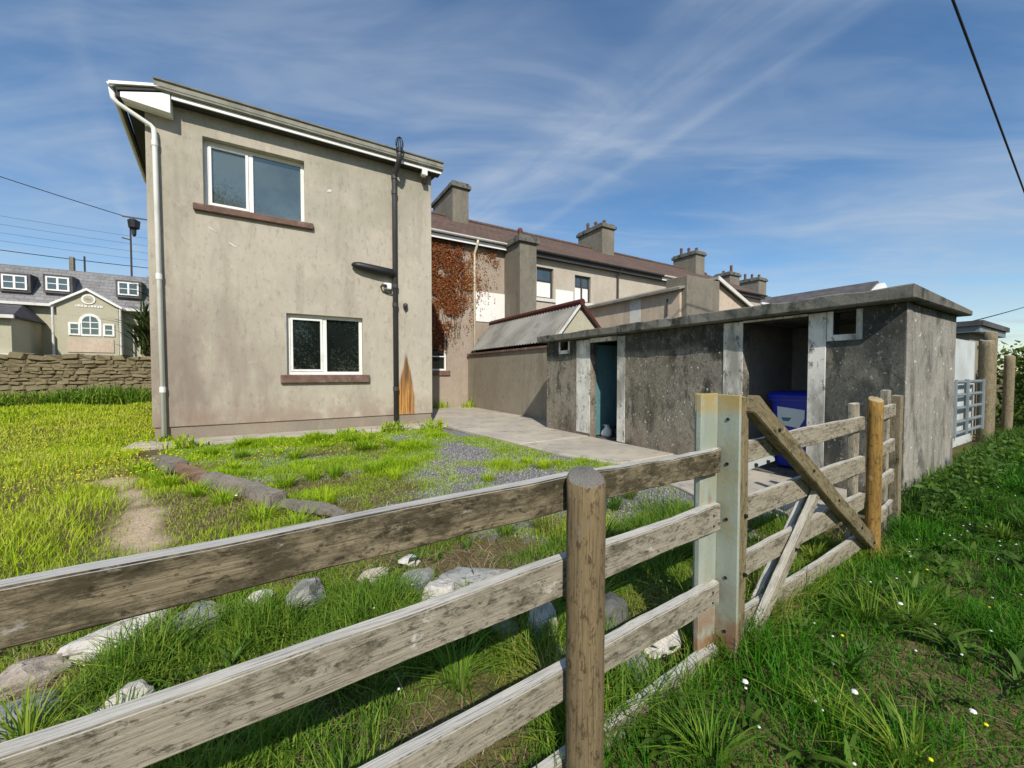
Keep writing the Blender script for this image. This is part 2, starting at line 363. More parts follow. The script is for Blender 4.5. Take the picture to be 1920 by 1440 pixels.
def wood_mat(name, cA, cB, cDark, dark_amt, cTop, grain=1.0):
    """weathered timber: grain along local X, lichen and dirt blotches, top faces painted paler as if skylit"""
    b = NB(name).obj()
    gr = b.noise(9 * grain, 9, 0.7, (0.35, 12, 12), 0.25)
    k = b.mix(b.step(gr, 0.3, 0.7), cA, cB)
    fi = b.noise(34, 6, 0.65, (0.22, 9, 9), 0.15)
    k = b.mix(b.step(fi, 0.50, 0.68, 0, 0.8), k, tuple(x * 0.32 for x in cB))
    bl = b.noise(8.0, 10, 0.80, (0.7, 1.7, 1.7), 0.15, (3, 1, 2))
    k = b.mix(b.step(bl, 0.55 - dark_amt * 0.13, 0.72 - dark_amt * 0.12, 0, 0.88), k, cDark)
    sp = b.noise(42, 7, 0.78, (0.55, 1.3, 1.3), 0.3, (8, 4, 4))
    k = b.mix(b.step(sp, 0.52, 0.62, 0, 0.8), k, tuple(x * 0.6 for x in cDark))
    li = b.noise(9, 6, 0.7, (1, 1.6, 1.6), 0.2, (1, 7, 5))
    k = b.mix(b.step(li, 0.60, 0.72, 0, 0.7), k, cTop)
    # upward faces made paler: skylight put into the colour
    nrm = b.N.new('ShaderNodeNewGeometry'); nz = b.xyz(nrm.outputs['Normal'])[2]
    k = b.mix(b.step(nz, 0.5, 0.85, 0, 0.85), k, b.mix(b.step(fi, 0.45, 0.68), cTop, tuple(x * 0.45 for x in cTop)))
    b.bump(b.mix(0.5, gr, b.mix(0.5, fi, sp)), 0.75, 0.006)
    return b.done(k, 0.9, 0.15)
M['rail'] = wood_mat('weathered_rail', (0.290, 0.245, 0.160), (0.190, 0.158, 0.100), (0.045, 0.038, 0.022), 1.1, (0.56, 0.55, 0.51))
M['rail_pale'] = wood_mat('pale_rail', (0.385, 0.35, 0.275), (0.27, 0.245, 0.19), (0.085, 0.076, 0.052), 0.55, (0.60, 0.585, 0.53))
M['gatewood'] = wood_mat('gate_timber', (0.39, 0.355, 0.275), (0.28, 0.25, 0.185), (0.085, 0.076, 0.05), 0.5, (0.58, 0.56, 0.49))
M['gatewood_dark'] = wood_mat('brace_timber', (0.27, 0.225, 0.13), (0.19, 0.155, 0.09), (0.06, 0.055, 0.028), 0.5, (0.40, 0.36, 0.25))
M['postwood'] = wood_mat('round_post_timber', (0.225, 0.172, 0.095), (0.145, 0.112, 0.064), (0.085, 0.058, 0.034), 0.25, (0.20, 0.195, 0.18), 0.6)
M['orangewood'] = wood_mat('orange_timber', (0.36, 0.225, 0.065), (0.25, 0.15, 0.045), (0.14, 0.075, 0.03), 0.35, (0.46, 0.38, 0.24), 0.6)
M['oldpost'] = wood_mat('old_post_timber', (0.30, 0.255, 0.165), (0.22, 0.18, 0.115), (0.10, 0.09, 0.05), 0.3, (0.38, 0.36, 0.28))

def steel_mat():
    b = NB('painted_steel')
    x, y, z = b.xyz()
    k = b.mix(b.step(b.noise(7, 6, 0.6, (1, 1, 0.25)), 0.35, 0.65), (0.36, 0.40, 0.34), (0.285, 0.325, 0.275))
    k = b.mix(b.step(b.noise(13, 6, 0.7, (1, 1, 0.5)), 0.5, 0.68, 0, 0.7), k, (0.31, 0.29, 0.16))
    topm = b.mth('MULTIPLY', b.step(z, 1.10, 1.17), b.step(b.noise(9, 6), 0.25, 0.5))
    k = b.mix(b.mth('MULTIPLY', topm, 0.85), k, (0.40, 0.29, 0.10))
    k = b.mix(b.step(b.noise(6, 7, 0.7, (1, 1, 0.6), 0.5, (2, 8, 1)), 0.60, 0.66, 0, 0.9), k, (0.26, 0.105, 0.035))
    edge = b.mth('MULTIPLY', b.step(z, 0.45, 0.1), b.step(b.noise(8, 5), 0.35, 0.55))
    k = b.mix(b.mth('MULTIPLY', edge, 0.8), k, (0.24, 0.095, 0.03))
    b.bump(b.noise(60, 5), 0.35, 0.004)
    return b.done(k, 0.6, 0.35)
M['steel'] = steel_mat()
M['knot'] = plain('resin_knot', (0.20, 0.085, 0.03), 0.8, 0.2, 0.5, 20)

def whitewash_mat():
    b = NB('flaking_whitewash')
    k = b.mix(b.step(b.noise(3, 6), 0.35, 0.65), (0.78, 0.76, 0.70), (0.60, 0.585, 0.53))
    z = b.xyz()[2]
    fl = b.noise(11, 10, 0.80, (1, 1, 0.6), 0.2)
    k = b.mix(b.step(fl, 0.53, 0.62), k, (0.13, 0.127, 0.11))
    k = b.mix(b.step(b.noise(2.5, 7, 0.65, (1, 1, 0.3), 0.3, (3, 3, 8)), 0.46, 0.66, 0, 0.8), k, (0.21, 0.205, 0.175))
    b.bump(fl, 0.5, 0.01); return b.done(k, 0.92, 0.1)
M['whitewash'] = whitewash_mat()

def rock_mat(name, c1, c2, c3):
    b = NB(name).obj()
    k = b.mix(b.step(b.noise(6, 8, 0.65), 0.32, 0.68), c1, c2)
    k = b.mix(b.step(b.noise(17, 7, 0.7, loc=(3, 3, 3)), 0.52, 0.68, 0, 0.8), k, c3)
    k = b.mix(b.step(b.rand, 0.2, 1.0, 0, 0.28), k, c3)
    k = b.mix(b.step(b.noise(40, 6, 0.75, loc=(1, 8, 3)), 0.56, 0.66, 0, 0.8), k, tuple(x * 0.5 for x in c3))
    k = b.mix(b.step(b.noise(3.5, 5, 0.6, loc=(5, 1, 9)), 0.54, 0.70, 0, 0.4), k, (0.17, 0.145, 0.09))
    b.bump(b.noise(24, 9, 0.75), 1.0, 0.02); return b.done(k, 0.93, 0.15)
M['rock_pale'] = rock_mat('pale_limestone', (0.80, 0.77, 0.70), (0.66, 0.63, 0.57), (0.38, 0.36, 0.30))
M['rock_grey'] = rock_mat('grey_limestone', (0.46, 0.46, 0.44), (0.34, 0.34, 0.33), (0.17, 0.175, 0.14))
M['rock_pink'] = rock_mat('pinkish_stone', (0.58, 0.50, 0.42), (0.48, 0.41, 0.34), (0.26, 0.23, 0.19))
M['rock_dark'] = rock_mat('dark_stone', (0.20, 0.20, 0.19), (0.13, 0.13, 0.125), (0.07, 0.075, 0.05))
M['kerb'] = rock_mat('old_kerb_concrete', (0.33, 0.29, 0.24), (0.24, 0.215, 0.185), (0.13, 0.12, 0.09))
M['wallstone'] = rock_mat('rubble_stone', (0.33, 0.275, 0.165), (0.23, 0.19, 0.115), (0.14, 0.12, 0.07))
M['mortar'] = plain('old_mortar', (0.23, 0.195, 0.125), 0.95, 0.1, 0.4, 5, bump=0.6)

def concrete_path():
    b = NB('path_concrete')
    k = b.mix(b.step(b.noise(1.1, 7, 0.6), 0.3, 0.7), (0.50, 0.455, 0.375), (0.37, 0.34, 0.29))
    k = b.mix(b.step(b.noise(4, 8, 0.7), 0.5, 0.7, 0, 0.7), k, (0.18, 0.17, 0.145))
    k = b.mix(b.step(b.noise(60, 3, 0.7), 0.52, 0.75, 0, 0.5), k, (0.55, 0.52, 0.45))
    b.bump(b.mix(0.4, b.noise(8, 6), b.noise(70, 4)), 0.6, 0.012); return b.done(k, 0.93, 0.15)
M['path'] = concrete_path()

def veg_mat(name, stops, trans=0.35, rough=0.6, spec=0.25):
    """leaf material: colour picked by a per-blade tone value"""
    m, N, L, P = new_mat(name)
    at = N.new('ShaderNodeAttribute'); at.attribute_name = 'tone'
    cr = N.new('ShaderNodeValToRGB'); L.new(at.outputs['Fac'], cr.inputs[0])
    e = cr.color_ramp.elements
    while len(e) < len(stops): e.new(0.5)
    for el, (p, c) in zip(e, stops): el.position = p; el.color = (*c, 1)
    L.new(cr.outputs[0], P.inputs['Base Color']); P.inputs['Roughness'].default_value = rough
    P.inputs['Specular IOR Level'].default_value = spec
    t = N.new('ShaderNodeBsdfTranslucent'); L.new(cr.outputs[0], t.inputs['Color'])
    mx = N.new('ShaderNodeMixShader'); mx.inputs[0].default_value = trans
    L.new(P.outputs[0], mx.inputs[1]); L.new(t.outputs[0], mx.inputs[2])
    L.new(mx.outputs[0], N['Material Output'].inputs['Surface']); return m
M['lawn'] = veg_mat('lawn_blades', [(0, (0.17, 0.32, 0.012)), (0.45, (0.34, 0.52, 0.016)), (0.8, (0.50, 0.60, 0.024)), (1, (0.60, 0.56, 0.14))])
M['strip'] = veg_mat('rough_grass', [(0, (0.055, 0.135, 0.014)), (0.4, (0.15, 0.285, 0.026)), (0.75, (0.32, 0.39, 0.045)), (1, (0.42, 0.34, 0.15))])
M['pathgrass'] = veg_mat('lush_grass', [(0, (0.018, 0.095, 0.005)), (0.5, (0.048, 0.190, 0.007)), (0.85, (0.095, 0.275, 0.011)), (1, (0.22, 0.25, 0.05))])
M['weed'] = veg_mat('weed_leaves', [(0, (0.035, 0.085, 0.015)), (0.5, (0.075, 0.16, 0.022)), (1, (0.14, 0.24, 0.03))])
M['creeper'] = veg_mat('dry_creeper', [(0, (0.11, 0.040, 0.018)), (0.4, (0.25, 0.088, 0.034)), (0.8, (0.38, 0.165, 0.065)), (1, (0.44, 0.30, 0.15))], 0.15, 0.9, 0.05)
M['hedge'] = veg_mat('hedge_leaves', [(0, (0.025, 0.06, 0.010)), (0.5, (0.07, 0.13, 0.018)), (1, (0.16, 0.22, 0.035))])
M['tree'] = veg_mat('tree_leaves', [(0, (0.020, 0.045, 0.010)), (0.5, (0.045, 0.085, 0.016)), (1, (0.09, 0.14, 0.025))])
M['palm'] = veg_mat('palm_leaves', [(0, (0.03, 0.06, 0.015)), (0.6, (0.075, 0.12, 0.03)), (1, (0.20, 0.18, 0.06))])

# ------------------------------------------------------------------ noise and fast meshes
def vnoise(x, y, sc, seed=0):
    x = np.asarray(x, float) * sc + seed * 17.3; y = np.asarray(y, float) * sc - seed * 9.1
    xi, yi = np.floor(x), np.floor(y); fx, fy = x - xi, y - yi
    fx, fy = fx * fx * (3 - 2 * fx), fy * fy * (3 - 2 * fy)
    h = lambda a, b: np.modf(np.abs(np.sin(a * 127.1 + b * 311.7 + seed * 13.7) * 43758.5453))[0]
    return (h(xi, yi) * (1 - fx) + h(xi + 1, yi) * fx) * (1 - fy) + (h(xi, yi + 1) * (1 - fx) + h(xi + 1, yi + 1) * fx) * fy
def fbm(x, y, sc, seed=0): return (vnoise(x, y, sc, seed) + 0.5 * vnoise(x, y, sc * 2.1, seed + 1) + 0.25 * vnoise(x, y, sc * 4.3, seed + 2)) / 1.75
def sst(v, a, b): t = np.clip((v - a) / (b - a), 0, 1); return t * t * (3 - 2 * t)
def terrain(x, y):
    x = np.asarray(x, float); y = np.asarray(y, float)
    z = 0.42 * sst(y, 9.0, 15.5) * sst(-x, 1.9, 3.2)                       # lawn rises to the stone wall
    rough = (fbm(x, y, 0.9, 3) - 0.5) * 0.10 + (fbm(x, y, 2.6, 5) - 0.5) * 0.04
    flat = sst(x, 3.0, 3.7) * sst(y, 1.25, 1.6) * sst(-x, -7.4, -7.0) + sst(y, 8.5, 8.9) * sst(x, -2.2, -2.0) * (x < 30)
    yard = sst(x + 0.55 * y, 2.1, 2.8) * sst(y, 3.0, 3.8)
    z = z + rough * (1 - 0.75 * yard) * (1 - np.clip(flat, 0, 1))
    z = z + 0.10 * sst(x, 4.2, 6.5) * sst(-y, -1.25, -0.7)                   # bank on the path
    return z
def fast_mesh(name, V, loops, counts, m, tone=None, parent=None, smooth=False):
    me = bpy.data.meshes.new(name); n = len(V)
    me.vertices.add(n); me.vertices.foreach_set('co', np.asarray(V, np.float32).ravel())
    me.loops.add(len(loops)); me.loops.foreach_set('vertex_index', np.asarray(loops, np.int32))
    counts = np.asarray(counts, np.int32); starts = np.concatenate(([0], np.cumsum(counts)[:-1])).astype(np.int32)
    me.polygons.add(len(counts)); me.polygons.foreach_set('loop_start', starts)
    if smooth: me.polygons.foreach_set('use_smooth', np.ones(len(counts), bool))
    me.update(calc_edges=True)
    if tone is not None:
        a = me.attributes.new('tone', 'FLOAT', 'POINT'); a.data.foreach_set('value', np.asarray(tone, np.float32))
    me.materials.append(m); return link(name, me, parent)
def blades(name, P, h, w, lean, tone, m, parent=None, az=None):
    """curved tapering blades, 7 vertices and 5 triangles each"""
    n = len(P); az = rng.uniform(0, 2 * np.pi, n) if az is None else az
    d = np.stack([np.cos(az), np.sin(az), np.zeros(n)], 1); s = np.stack([-np.sin(az), np.cos(az), np.zeros(n)], 1)
    tw = rng.uniform(-0.8, 0.8, n)[:, None]; s = s + d * tw; s /= np.linalg.norm(s, axis=1)[:, None]
    V = np.zeros((n, 7, 3)); up = np.array([0, 0, 1.0])
    for k, (t, wf) in enumerate(((0, 0.75), (0.4, 1.0), (0.75, 0.7), (1, 0))):
        c = P + d * (lean * h * t ** 1.8)[:, None] + up * (h * (t - 0.35 * np.clip(lean, 0, 1.3) * t ** 2.4))[:, None]
        if k < 3:
            V[:, 2 * k] = c - s * (w * wf * 0.5)[:, None]; V[:, 2 * k + 1] = c + s * (w * wf * 0.5)[:, None]
        else: V[:, 6] = c
    base = (np.arange(n) * 7)[:, None]
    lp = np.concatenate([base + [0, 1, 3, 2], base + [2, 3, 5, 4], base + [4, 5, 6]], 1).ravel()
    return fast_mesh(name, V.reshape(-1, 3), lp, np.tile([4, 4, 3], n), m, np.repeat(tone, 7), parent)
def leaves(name, C, size, tone, m, parent=None, flat=0.0, nrm=None):
    """small pointed leaves, two triangles folded along the midrib"""
    n = len(C); q = rng.normal(size=(n, 3))
    if nrm is not None: q = q * (1 - flat) + np.asarray(nrm) * flat * 2
    q /= np.linalg.norm(q, axis=1)[:, None]; a = rng.normal(size=(n, 3)); a -= q * (a * q).sum(1)[:, None]
    a /= np.linalg.norm(a, axis=1)[:, None]; b = np.cross(q, a); sz = size[:, None]
    V = np.stack([C - a * sz * 0.6, C + b * sz * 0.33 + q * sz * 0.1, C + a * sz * 0.6, C - b * sz * 0.33 + q * sz * 0.1], 1)
    base = (np.arange(n) * 4)[:, None]
    lp = np.concatenate([base + [0, 1, 2], base + [0, 2, 3]], 1).ravel()
    return fast_mesh(name, V.reshape(-1, 3), lp, np.full(2 * n, 3), m, np.repeat(tone, 4), parent)
def inpoly(x, y, poly):
    r = np.zeros(len(x), bool); j = len(poly) - 1
    for i in range(len(poly)):
        xi, yi = poly[i]; xj, yj = poly[j]
        c = ((yi > y) != (yj > y)) & (x < (xj - xi) * (y - yi) / (yj - yi + 1e-12) + xi); r ^= c; j = i
    return r

# ================================================================== the setting
HOUSE_PTS = [(-2.03, 9.38), (3.32, 9.38), (3.32, 13.6), (-2.5, 13.6)]
PATH_POLY = [(-2.25, 8.72), (3.15, 8.78), (3.42, 8.6), (3.52, 7.6), (3.72, 4.9), (4.05, 3.75), (3.75, 2.6), (3.35, 1.75), (4.3, 1.45), (5.3, 1.40),
             (5.3, 7.3), (6.2, 7.3), (6.2, 12.6), (5.2, 13.6), (3.2, 13.6), (3.2, 9.42), (-2.25, 9.42)]
KERB = [(-1.55, 7.45), (-1.15, 6.55), (-0.70, 5.60), (0.02, 4.40), (0.50, 3.55)]
GRAVEL_POLY = [(-1.2, 6.7), (-0.5, 5.4), (0.3, 4.1), (0.95, 3.1), (1.9, 2.2), (3.0, 1.6), (4.4, 1.4), (4.1, 3.8), (3.7, 5.2), (3.5, 7.6), (3.2, 8.8), (-1.6, 8.8)]

def ground_mat():
    b = NB('ground_soil')
    k = b.mix(b.step(b.noise(1.3, 7, 0.65), 0.32, 0.68), (0.135, 0.130, 0.040), (0.165, 0.120, 0.070))
    k = b.mix(b.step(b.noise(9, 7, 0.7), 0.48, 0.68, 0, 0.7), k, (0.065, 0.052, 0.034))
    far = b.N.new('ShaderNodeAttribute'); far.attribute_name = 'gravel'
    gr = b.mix(b.step(b.noise(55, 5, 0.75), 0.35, 0.7), (0.17, 0.17, 0.175), (0.29, 0.285, 0.285))
    gr = b.mix(b.step(b.noise(3, 7, 0.7), 0.5, 0.7, 0, 0.6), gr, (0.24, 0.20, 0.14))
    k = b.mix(far.outputs['Fac'], k, gr)
    ba = b.N.new('ShaderNodeAttribute'); ba.attribute_name = 'bare'
    st = b.mix(b.step(b.noise(40, 6, 0.7), 0.35, 0.65), (0.58, 0.46, 0.32), (0.42, 0.33, 0.22))
    k = b.mix(ba.outputs['Fac'], k, st)
    b.bump(b.mix(0.5, b.noise(14, 6), b.noise(70, 4)), 0.9, 0.03)
    return b.done(k, 0.96, 0.1)
M['ground'] = ground_mat()
def pts_seg_dist(x, y, pl):
    d = np.full(np.shape(x), 1e9)
    for (ax, ay), (bx, by) in zip(pl[:-1], pl[1:]):
        t = np.clip(((x - ax) * (bx - ax) + (y - ay) * (by - ay)) / ((bx - ax) ** 2 + (by - ay) ** 2), 0, 1)
        d = np.minimum(d, np.hypot(x - ax - t * (bx - ax), y - ay - t * (by - ay)))
    return d
BARE = [(-0.85, 3.7), (-1.05, 4.6), (-1.35, 5.6), (-1.75, 6.6)]
def gravel_mask(x, y):
    g = inpoly(np.ravel(x), np.ravel(y), GRAVEL_POLY).reshape(np.shape(x)).astype(float)
    return g * sst(fbm(x, y, 1.1, 21) + 0.20 * sst(x, 0.8, 2.4), 0.42, 0.62)
def bare_mask(x, y): return sst(-pts_seg_dist(x, y, BARE) + (fbm(x, y, 3, 8) - 0.5) * 0.34, -0.20, -0.03)
def make_ground():
    xs = np.concatenate([[-1500, -500, -200, -90, -45, -28], np.arange(-20, -6, 0.5), np.arange(-6, 9, 0.12), np.arange(9, 30, 0.5), [32, 45, 80, 160, 400, 900, 1500]])
    ys = np.concatenate([[-1500, -500, -200, -90, -45, -20, -10], np.arange(-6, 0, 0.5), np.arange(0, 12, 0.12), np.arange(12, 24, 0.5), [26, 34, 50, 90, 200, 500, 1500]])
    X, Y = np.meshgrid(xs, ys, indexing='ij'); Z = terrain(X, Y)
    nx, ny = len(xs), len(ys); idx = np.arange(nx * ny).reshape(nx, ny)
    lp = np.stack([idx[:-1, :-1], idx[1:, :-1], idx[1:, 1:], idx[:-1, 1:]], -1).reshape(-1)
    o = fast_mesh('ground', np.stack([X, Y, Z], -1).reshape(-1, 3), lp, np.full((nx - 1) * (ny - 1), 4), M['ground'], smooth=True)
    for nm, f in (('gravel', gravel_mask), ('bare', bare_mask)):
        a = o.data.attributes.new(nm, 'FLOAT', 'POINT'); a.data.foreach_set('value', f(X, Y).ravel().astype(np.float32))
    o['kind'] = 'structure'
make_ground()

def concrete():
    # three pours with open joints, one piece of setting
    def slab(name, poly, z):
        MB().prism([(x, y, z - 0.12) for x, y in poly], (0, 0, 0.12)).struct(name, M['path'], bevel=0.012)
    slab('house_apron', [(-2.25, 8.74), (3.13, 8.80), (3.13, 9.43), (-2.25, 9.43)], 0.065)
    slab('concrete_path', [(3.15, 8.80), (3.40, 8.62), (3.50, 7.6), (3.66, 5.82), (5.30, 5.82), (5.30, 7.3), (6.25, 7.3), (6.25, 12.6), (6.0, 13.55), (3.15, 13.55)], 0.050)
    slab('concrete_path', [(3.665, 5.80), (3.72, 4.9), (4.05, 3.85), (5.30, 3.85), (5.30, 5.80)], 0.042)
    slab('concrete_path', [(4.05, 3.83), (3.80, 2.7), (3.45, 1.85), (4.3, 1.50), (5.30, 1.42), (5.30, 3.83)], 0.036)
concrete()

# ================================================================== the two-storey house
HY = 9.4
def window(parent, P, u0, u1, w0, w1, mull, name='window', d=0.10, fr=0.065, glassm=None, sash=True, bars=None, mat='white'):
    """frame with mullion, an opening sash, panes. P(u, w, d)"""
    def bx(mb, a, b, c, e, d0, d1):
        v = [P(u, w, dd) for u in (a, b) for w in (c, e) for dd in (d0, d1)]
        mb.add(v, [(0, 1, 3, 2), (4, 6, 7, 5), (0, 4, 5, 1), (2, 3, 7, 6), (0, 2, 6, 4), (1, 5, 7, 3)])
    f = MB(); us = [u0] + list(mull) + [u1]
    bx(f, u0, u0 + fr, w0, w1, d - 0.03, d + 0.04); bx(f, u1 - fr, u1, w0, w1, d - 0.03, d + 0.04)
    bx(f, u0 + fr, u1 - fr, w0, w0 + fr, d - 0.028, d + 0.04); bx(f, u0 + fr, u1 - fr, w1 - fr, w1, d - 0.028, d + 0.04)
    for q in mull: bx(f, q - fr * 0.6, q + fr * 0.6, w0 + fr, w1 - fr, d - 0.029, d + 0.04)
    win = f.build(name, M[mat], parent, bevel=0.004)
    for i in range(len(us) - 1):
        a, b = us[i] + (fr if i == 0 else fr * 0.6), us[i + 1] - (fr if i == len(us) - 2 else fr * 0.6)
        c, e = w0 + fr, w1 - fr
        if sash and i == 0:
            s = MB(); sw = 0.05
            bx(s, a + 0.004, a + sw, c + 0.004, e - 0.004, d - 0.042, d + 0.01); bx(s, b - sw, b - 0.004, c + 0.004, e - 0.004, d - 0.042, d + 0.01)
            bx(s, a + sw, b - sw, c + 0.004, c + sw, d - 0.041, d + 0.01); bx(s, a + sw, b - sw, e - sw, e - 0.004, d - 0.041, d + 0.01)
            s.build('sash', M[mat], win, bevel=0.003); a, b, c, e = a + sw, b - sw, c + sw, e - sw
        if bars:
            s = MB()
            for t in bars[0]: bx(s, a + (b - a) * t - 0.02, a + (b - a) * t + 0.02, c, e, d - 0.02, d + 0.005)
            for t in bars[1]: bx(s, a, b, c + (e - c) * t - 0.02, c + (e - c) * t + 0.02, d - 0.021, d + 0.005)
            s.build('glazing_bar', M[mat], win)
        p = MB(); bx(p, a - 0.005, b + 0.005, c - 0.005, e + 0.005, d + 0.012, d + 0.03); p.build('pane', M[glassm or 'glass'], win)
    return win

def two_storey_house():
    t = thing('two_storey_house', (0.6, HY, 0), 'beige rendered two-storey house block with white downpipe and rust stain', 'house')
    P = lambda u, w, d: (u, HY + d, w)
    uw = (-1.19, 0.51, 4.50, 5.79); lw = (0.14, 1.65, 1.27, 2.56)
    MB().panel(P, -2.0, 3.30, 0.30, 6.26, [uw, lw], 0.22).build('wall', M['house'], t, bevel=0.006)
    MB().prism([(-2.0, HY + 0.222, 0.3), (-2.45, 13.4, 0.3), (-2.45, 13.4, 6.1), (-2.0, HY + 0.222, 6.1)], (0.2, 0, 0)).build('side_wall', M['house'], t)
    MB().box(3.08, 3.299, HY + 0.222, 13.45, 0.30, 6.25).build('side_wall', M['house'], t)
    MB().box(-1.975, 3.275, HY + 0.028, HY + 0.3, -0.1, 0.298).box(3.0, 3.274, HY + 0.302, 13.4, -0.1, 0.298).build('plinth', M['plinth'], t)
    MB().box(-1.9, 3.0, HY + 1.3, HY + 1.34, 0.3, 6.3).build('room_back', M['darkroom'], t)
    MB().box(-1.9, 3.0, HY + 0.23, HY + 1.29, 3.0, 3.1).build('room_floor', M['darkroom'], t)
    w1 = window(t, P, *uw, [-0.44], d=0.165); w1['label'] = 'upper window with white frame reflecting the sky'
    w2 = window(t, P, *lw, [0.87], glassm='glass_low', d=0.13); w2['label'] = 'ground-floor window with white frame and dark panes'
    for a, b, c, d, w in ((-1.345, 0.665, 4.37, 4.498, w1), (0.015, 1.785, 1.095, 1.268, w2)):
        MB().box(a, b, HY - 0.075, HY + 0.13, c, d).build('sill', M['sill'], w, bevel=0.012)
    # roof edge: white fascia, overhanging verge band with rounded lip
    MB().box(-1.585, 3.48, HY - 0.245, HY - 0.22, 6.188, 6.264).build('fascia', M['white'], t, bevel=0.004)
    MB().box(-1.58, 3.47, HY - 0.218, HY - 0.001, 6.20, 6.225).build('soffit', M['soffit'], t)
    prof = [(0.0, 6.386), (-0.205, 6.386), (-0.225, 6.41), (-0.225, 6.45), (-0.235, 6.47), (-0.225, 6.60), (-0.255, 6.615), (-0.26, 6.645), (-0.235, 6.665), (-0.10, 6.69), (0.0, 6.72)]
    MB().prism([(-1.81, HY + a - (0.075 if a < 0 else 0), 6.268 + (z - 6.386) * 0.70) for a, z in prof], (5.32, 0, 0)).build('verge_band', M['verge'], t)
    # pitched roof behind the verge
    MB().prism([(-1.80, HY + 0.002, 6.28), (-1.80, HY + 0.002, 6.48), (-2.3, 13.4, 8.2), (-2.3, 13.4, 6.3)], (5.28, 0, 0)).build('roof', M['rooftile'], t)
    # left eaves: boxed end, sloping verge trim, soffit, gutter
    y0 = HY - 0.255
    MB().prism([(-2.25, y0, 5.985), (-1.60, y0, 5.93), (-1.60, y0, 6.29), (-2.25, y0, 6.075)], (0, 0.25, 0)).build('box_end', M['white'], t, bevel=0.005)
    MB().prism([(-2.29, y0 - 0.02, 6.08), (-1.64, y0 - 0.02, 6.295), (-1.64, y0 - 0.02, 6.33), (-2.29, y0 - 0.02, 6.125)], (0, 0.2, 0)).build('tile_edge_shadow', M['soffit'], t)  # dark strip stands in for the shadow gap below the trim
    MB().prism([(-2.38, y0 - 0.05, 6.125), (-1.70, y0 - 0.05, 6.325), (-1.70, y0 - 0.05, 6.38), (-2.38, y0 - 0.05, 6.185)], (0, 0.22, 0)).build('verge_trim', M['white'], t, bevel=0.006)
    MB().prism([(-2.24, y0 + 0.252, 5.99), (-2.0, y0 + 0.252, 5.97), (-2.46, 13.4, 5.97), (-2.74, 13.4, 5.99)], (0, 0, 0.05)).build('eaves_soffit', M['soffit'], t)
    MB().prism([(-2.30, y0 + 0.01, 5.985), (-2.26, y0 + 0.01, 5.985), (-2.26, y0 + 0.01, 6.12), (-2.30, y0 + 0.01, 6.12)], (-0.47, 4.2, 0)).build('fascia', M['soffit'], t)
    g = [(0.05 * math.cos(a), 0.05 * math.sin(a)) for a in [math.pi + math.pi * k / 8 for k in range(9)]]
    MB().prism([(-2.355 + a, y0 - 0.03, 6.165 + b) for a, b in g], (-0.47, 4.2, 0)).build('gutter', M['white'], t)
    MB().prism([(-2.27, y0 + 0.2, 6.20), (-1.80, y0 + 0.2, 6.36), (-2.3, 13.4, 6.55), (-2.74, 13.4, 6.20)], (0, 0, 0.06)).build('side_roof', M['rooftile'], t)
    # white downpipe with its offset
    dp = MB().tube([(-2.37, y0 + 0.06, 6.12), (-2.35, y0 + 0.06, 5.96), (-2.30, y0 + 0.07, 5.90), (-1.91, HY - 0.07, 5.72), (-1.87, HY - 0.065, 5.68), (-1.86, HY - 0.065, 5.58), (-1.83, HY - 0.065, 0.10)], 0.039, 12)
    d = dp.build('downpipe', M['white'], t, smooth=True)
    for z in (5.42, 3.05, 1.0): MB().lathe((-1.86 + (5.58 - z) * 0.0055, HY - 0.065, z), [(0.039, -0.05), (0.047, -0.048), (0.047, 0.048), (0.039, 0.05)], 14).build('pipe_collar', M['white'], d)
    MB().tube([(-1.83, HY - 0.065, 0.14), (-1.825, HY - 0.07, 0.04)], 0.047, 12).build('pipe_shoe', M['soil'], d)
    # soil pipe, bending out round the verge, with a cage on top
    sp = MB().tube([(2.375, HY - 0.075, 0.05), (2.375, HY - 0.075, 5.85), (2.38, HY - 0.10, 5.96), (2.40, HY - 0.37, 6.12), (2.41, HY - 0.42, 6.24), (2.41, HY - 0.42, 6.42)], 0.058, 14).build('soil_pipe', M['soil'], t, smooth=True)
    for z, r in ((0.93, 0.07), (2.92, 0.07), (3.36, 0.074), (5.55, 0.07), (5.9, 0.072)):
        MB().lathe((2.375, HY - 0.075, z), [(0.058, -0.05), (r, -0.045), (r, 0.045), (0.058, 0.05)], 16).build('pipe_collar', M['soil'], sp)
    cage = MB()
    for k in range(6):
        a = k * math.pi / 3
        pts = [(2.41 + 0.055 * math.cos(a) * q, HY - 0.42 + 0.055 * math.sin(a) * q, 6.40 + z) for q, z in ((1, 0), (1.5, 0.08), (1.45, 0.17), (0.9, 0.24), (0, 0.27))]
        cage.tube(pts, 0.011, 6)
    cage.lathe((2.41, HY - 0.42, 6.36), [(0.06, -0.05), (0.075, -0.04), (0.075, 0.04), (0.06, 0.05)], 16)
    cage.build('vent_cage', M['black'], sp)
    # black branch pipe, clamped to the wall
    br = MB()
    pts = [(1.42, HY - 0.06, 3.735), (1.46, HY - 0.08, 3.733), (1.58, HY - 0.095, 3.722), (1.95, HY - 0.10, 3.68), (2.30, HY - 0.10, 3.645), (2.37, HY - 0.09, 3.62)]
    br.tube(pts, [0.025, 0.062, 0.088, 0.100, 0.104, 0.07], 14); br.build('branch_pipe', M['black'], sp, smooth=True)
    # lamp on a bracket with a looped cable, bell, alarm box, plaster scars
    l = MB().box(2.12, 2.29, HY - 0.10, HY - 0.002, 3.27, 3.42).build('wall_lamp', M['white'], t, bevel=0.03, segs=3)
    MB().lathe((2.13, HY - 0.12, 3.33), [(0.02, -0.03), (0.045, -0.02), (0.045, 0.03), (0.02, 0.04)], 12).build('lamp_eye', M['black'], l)
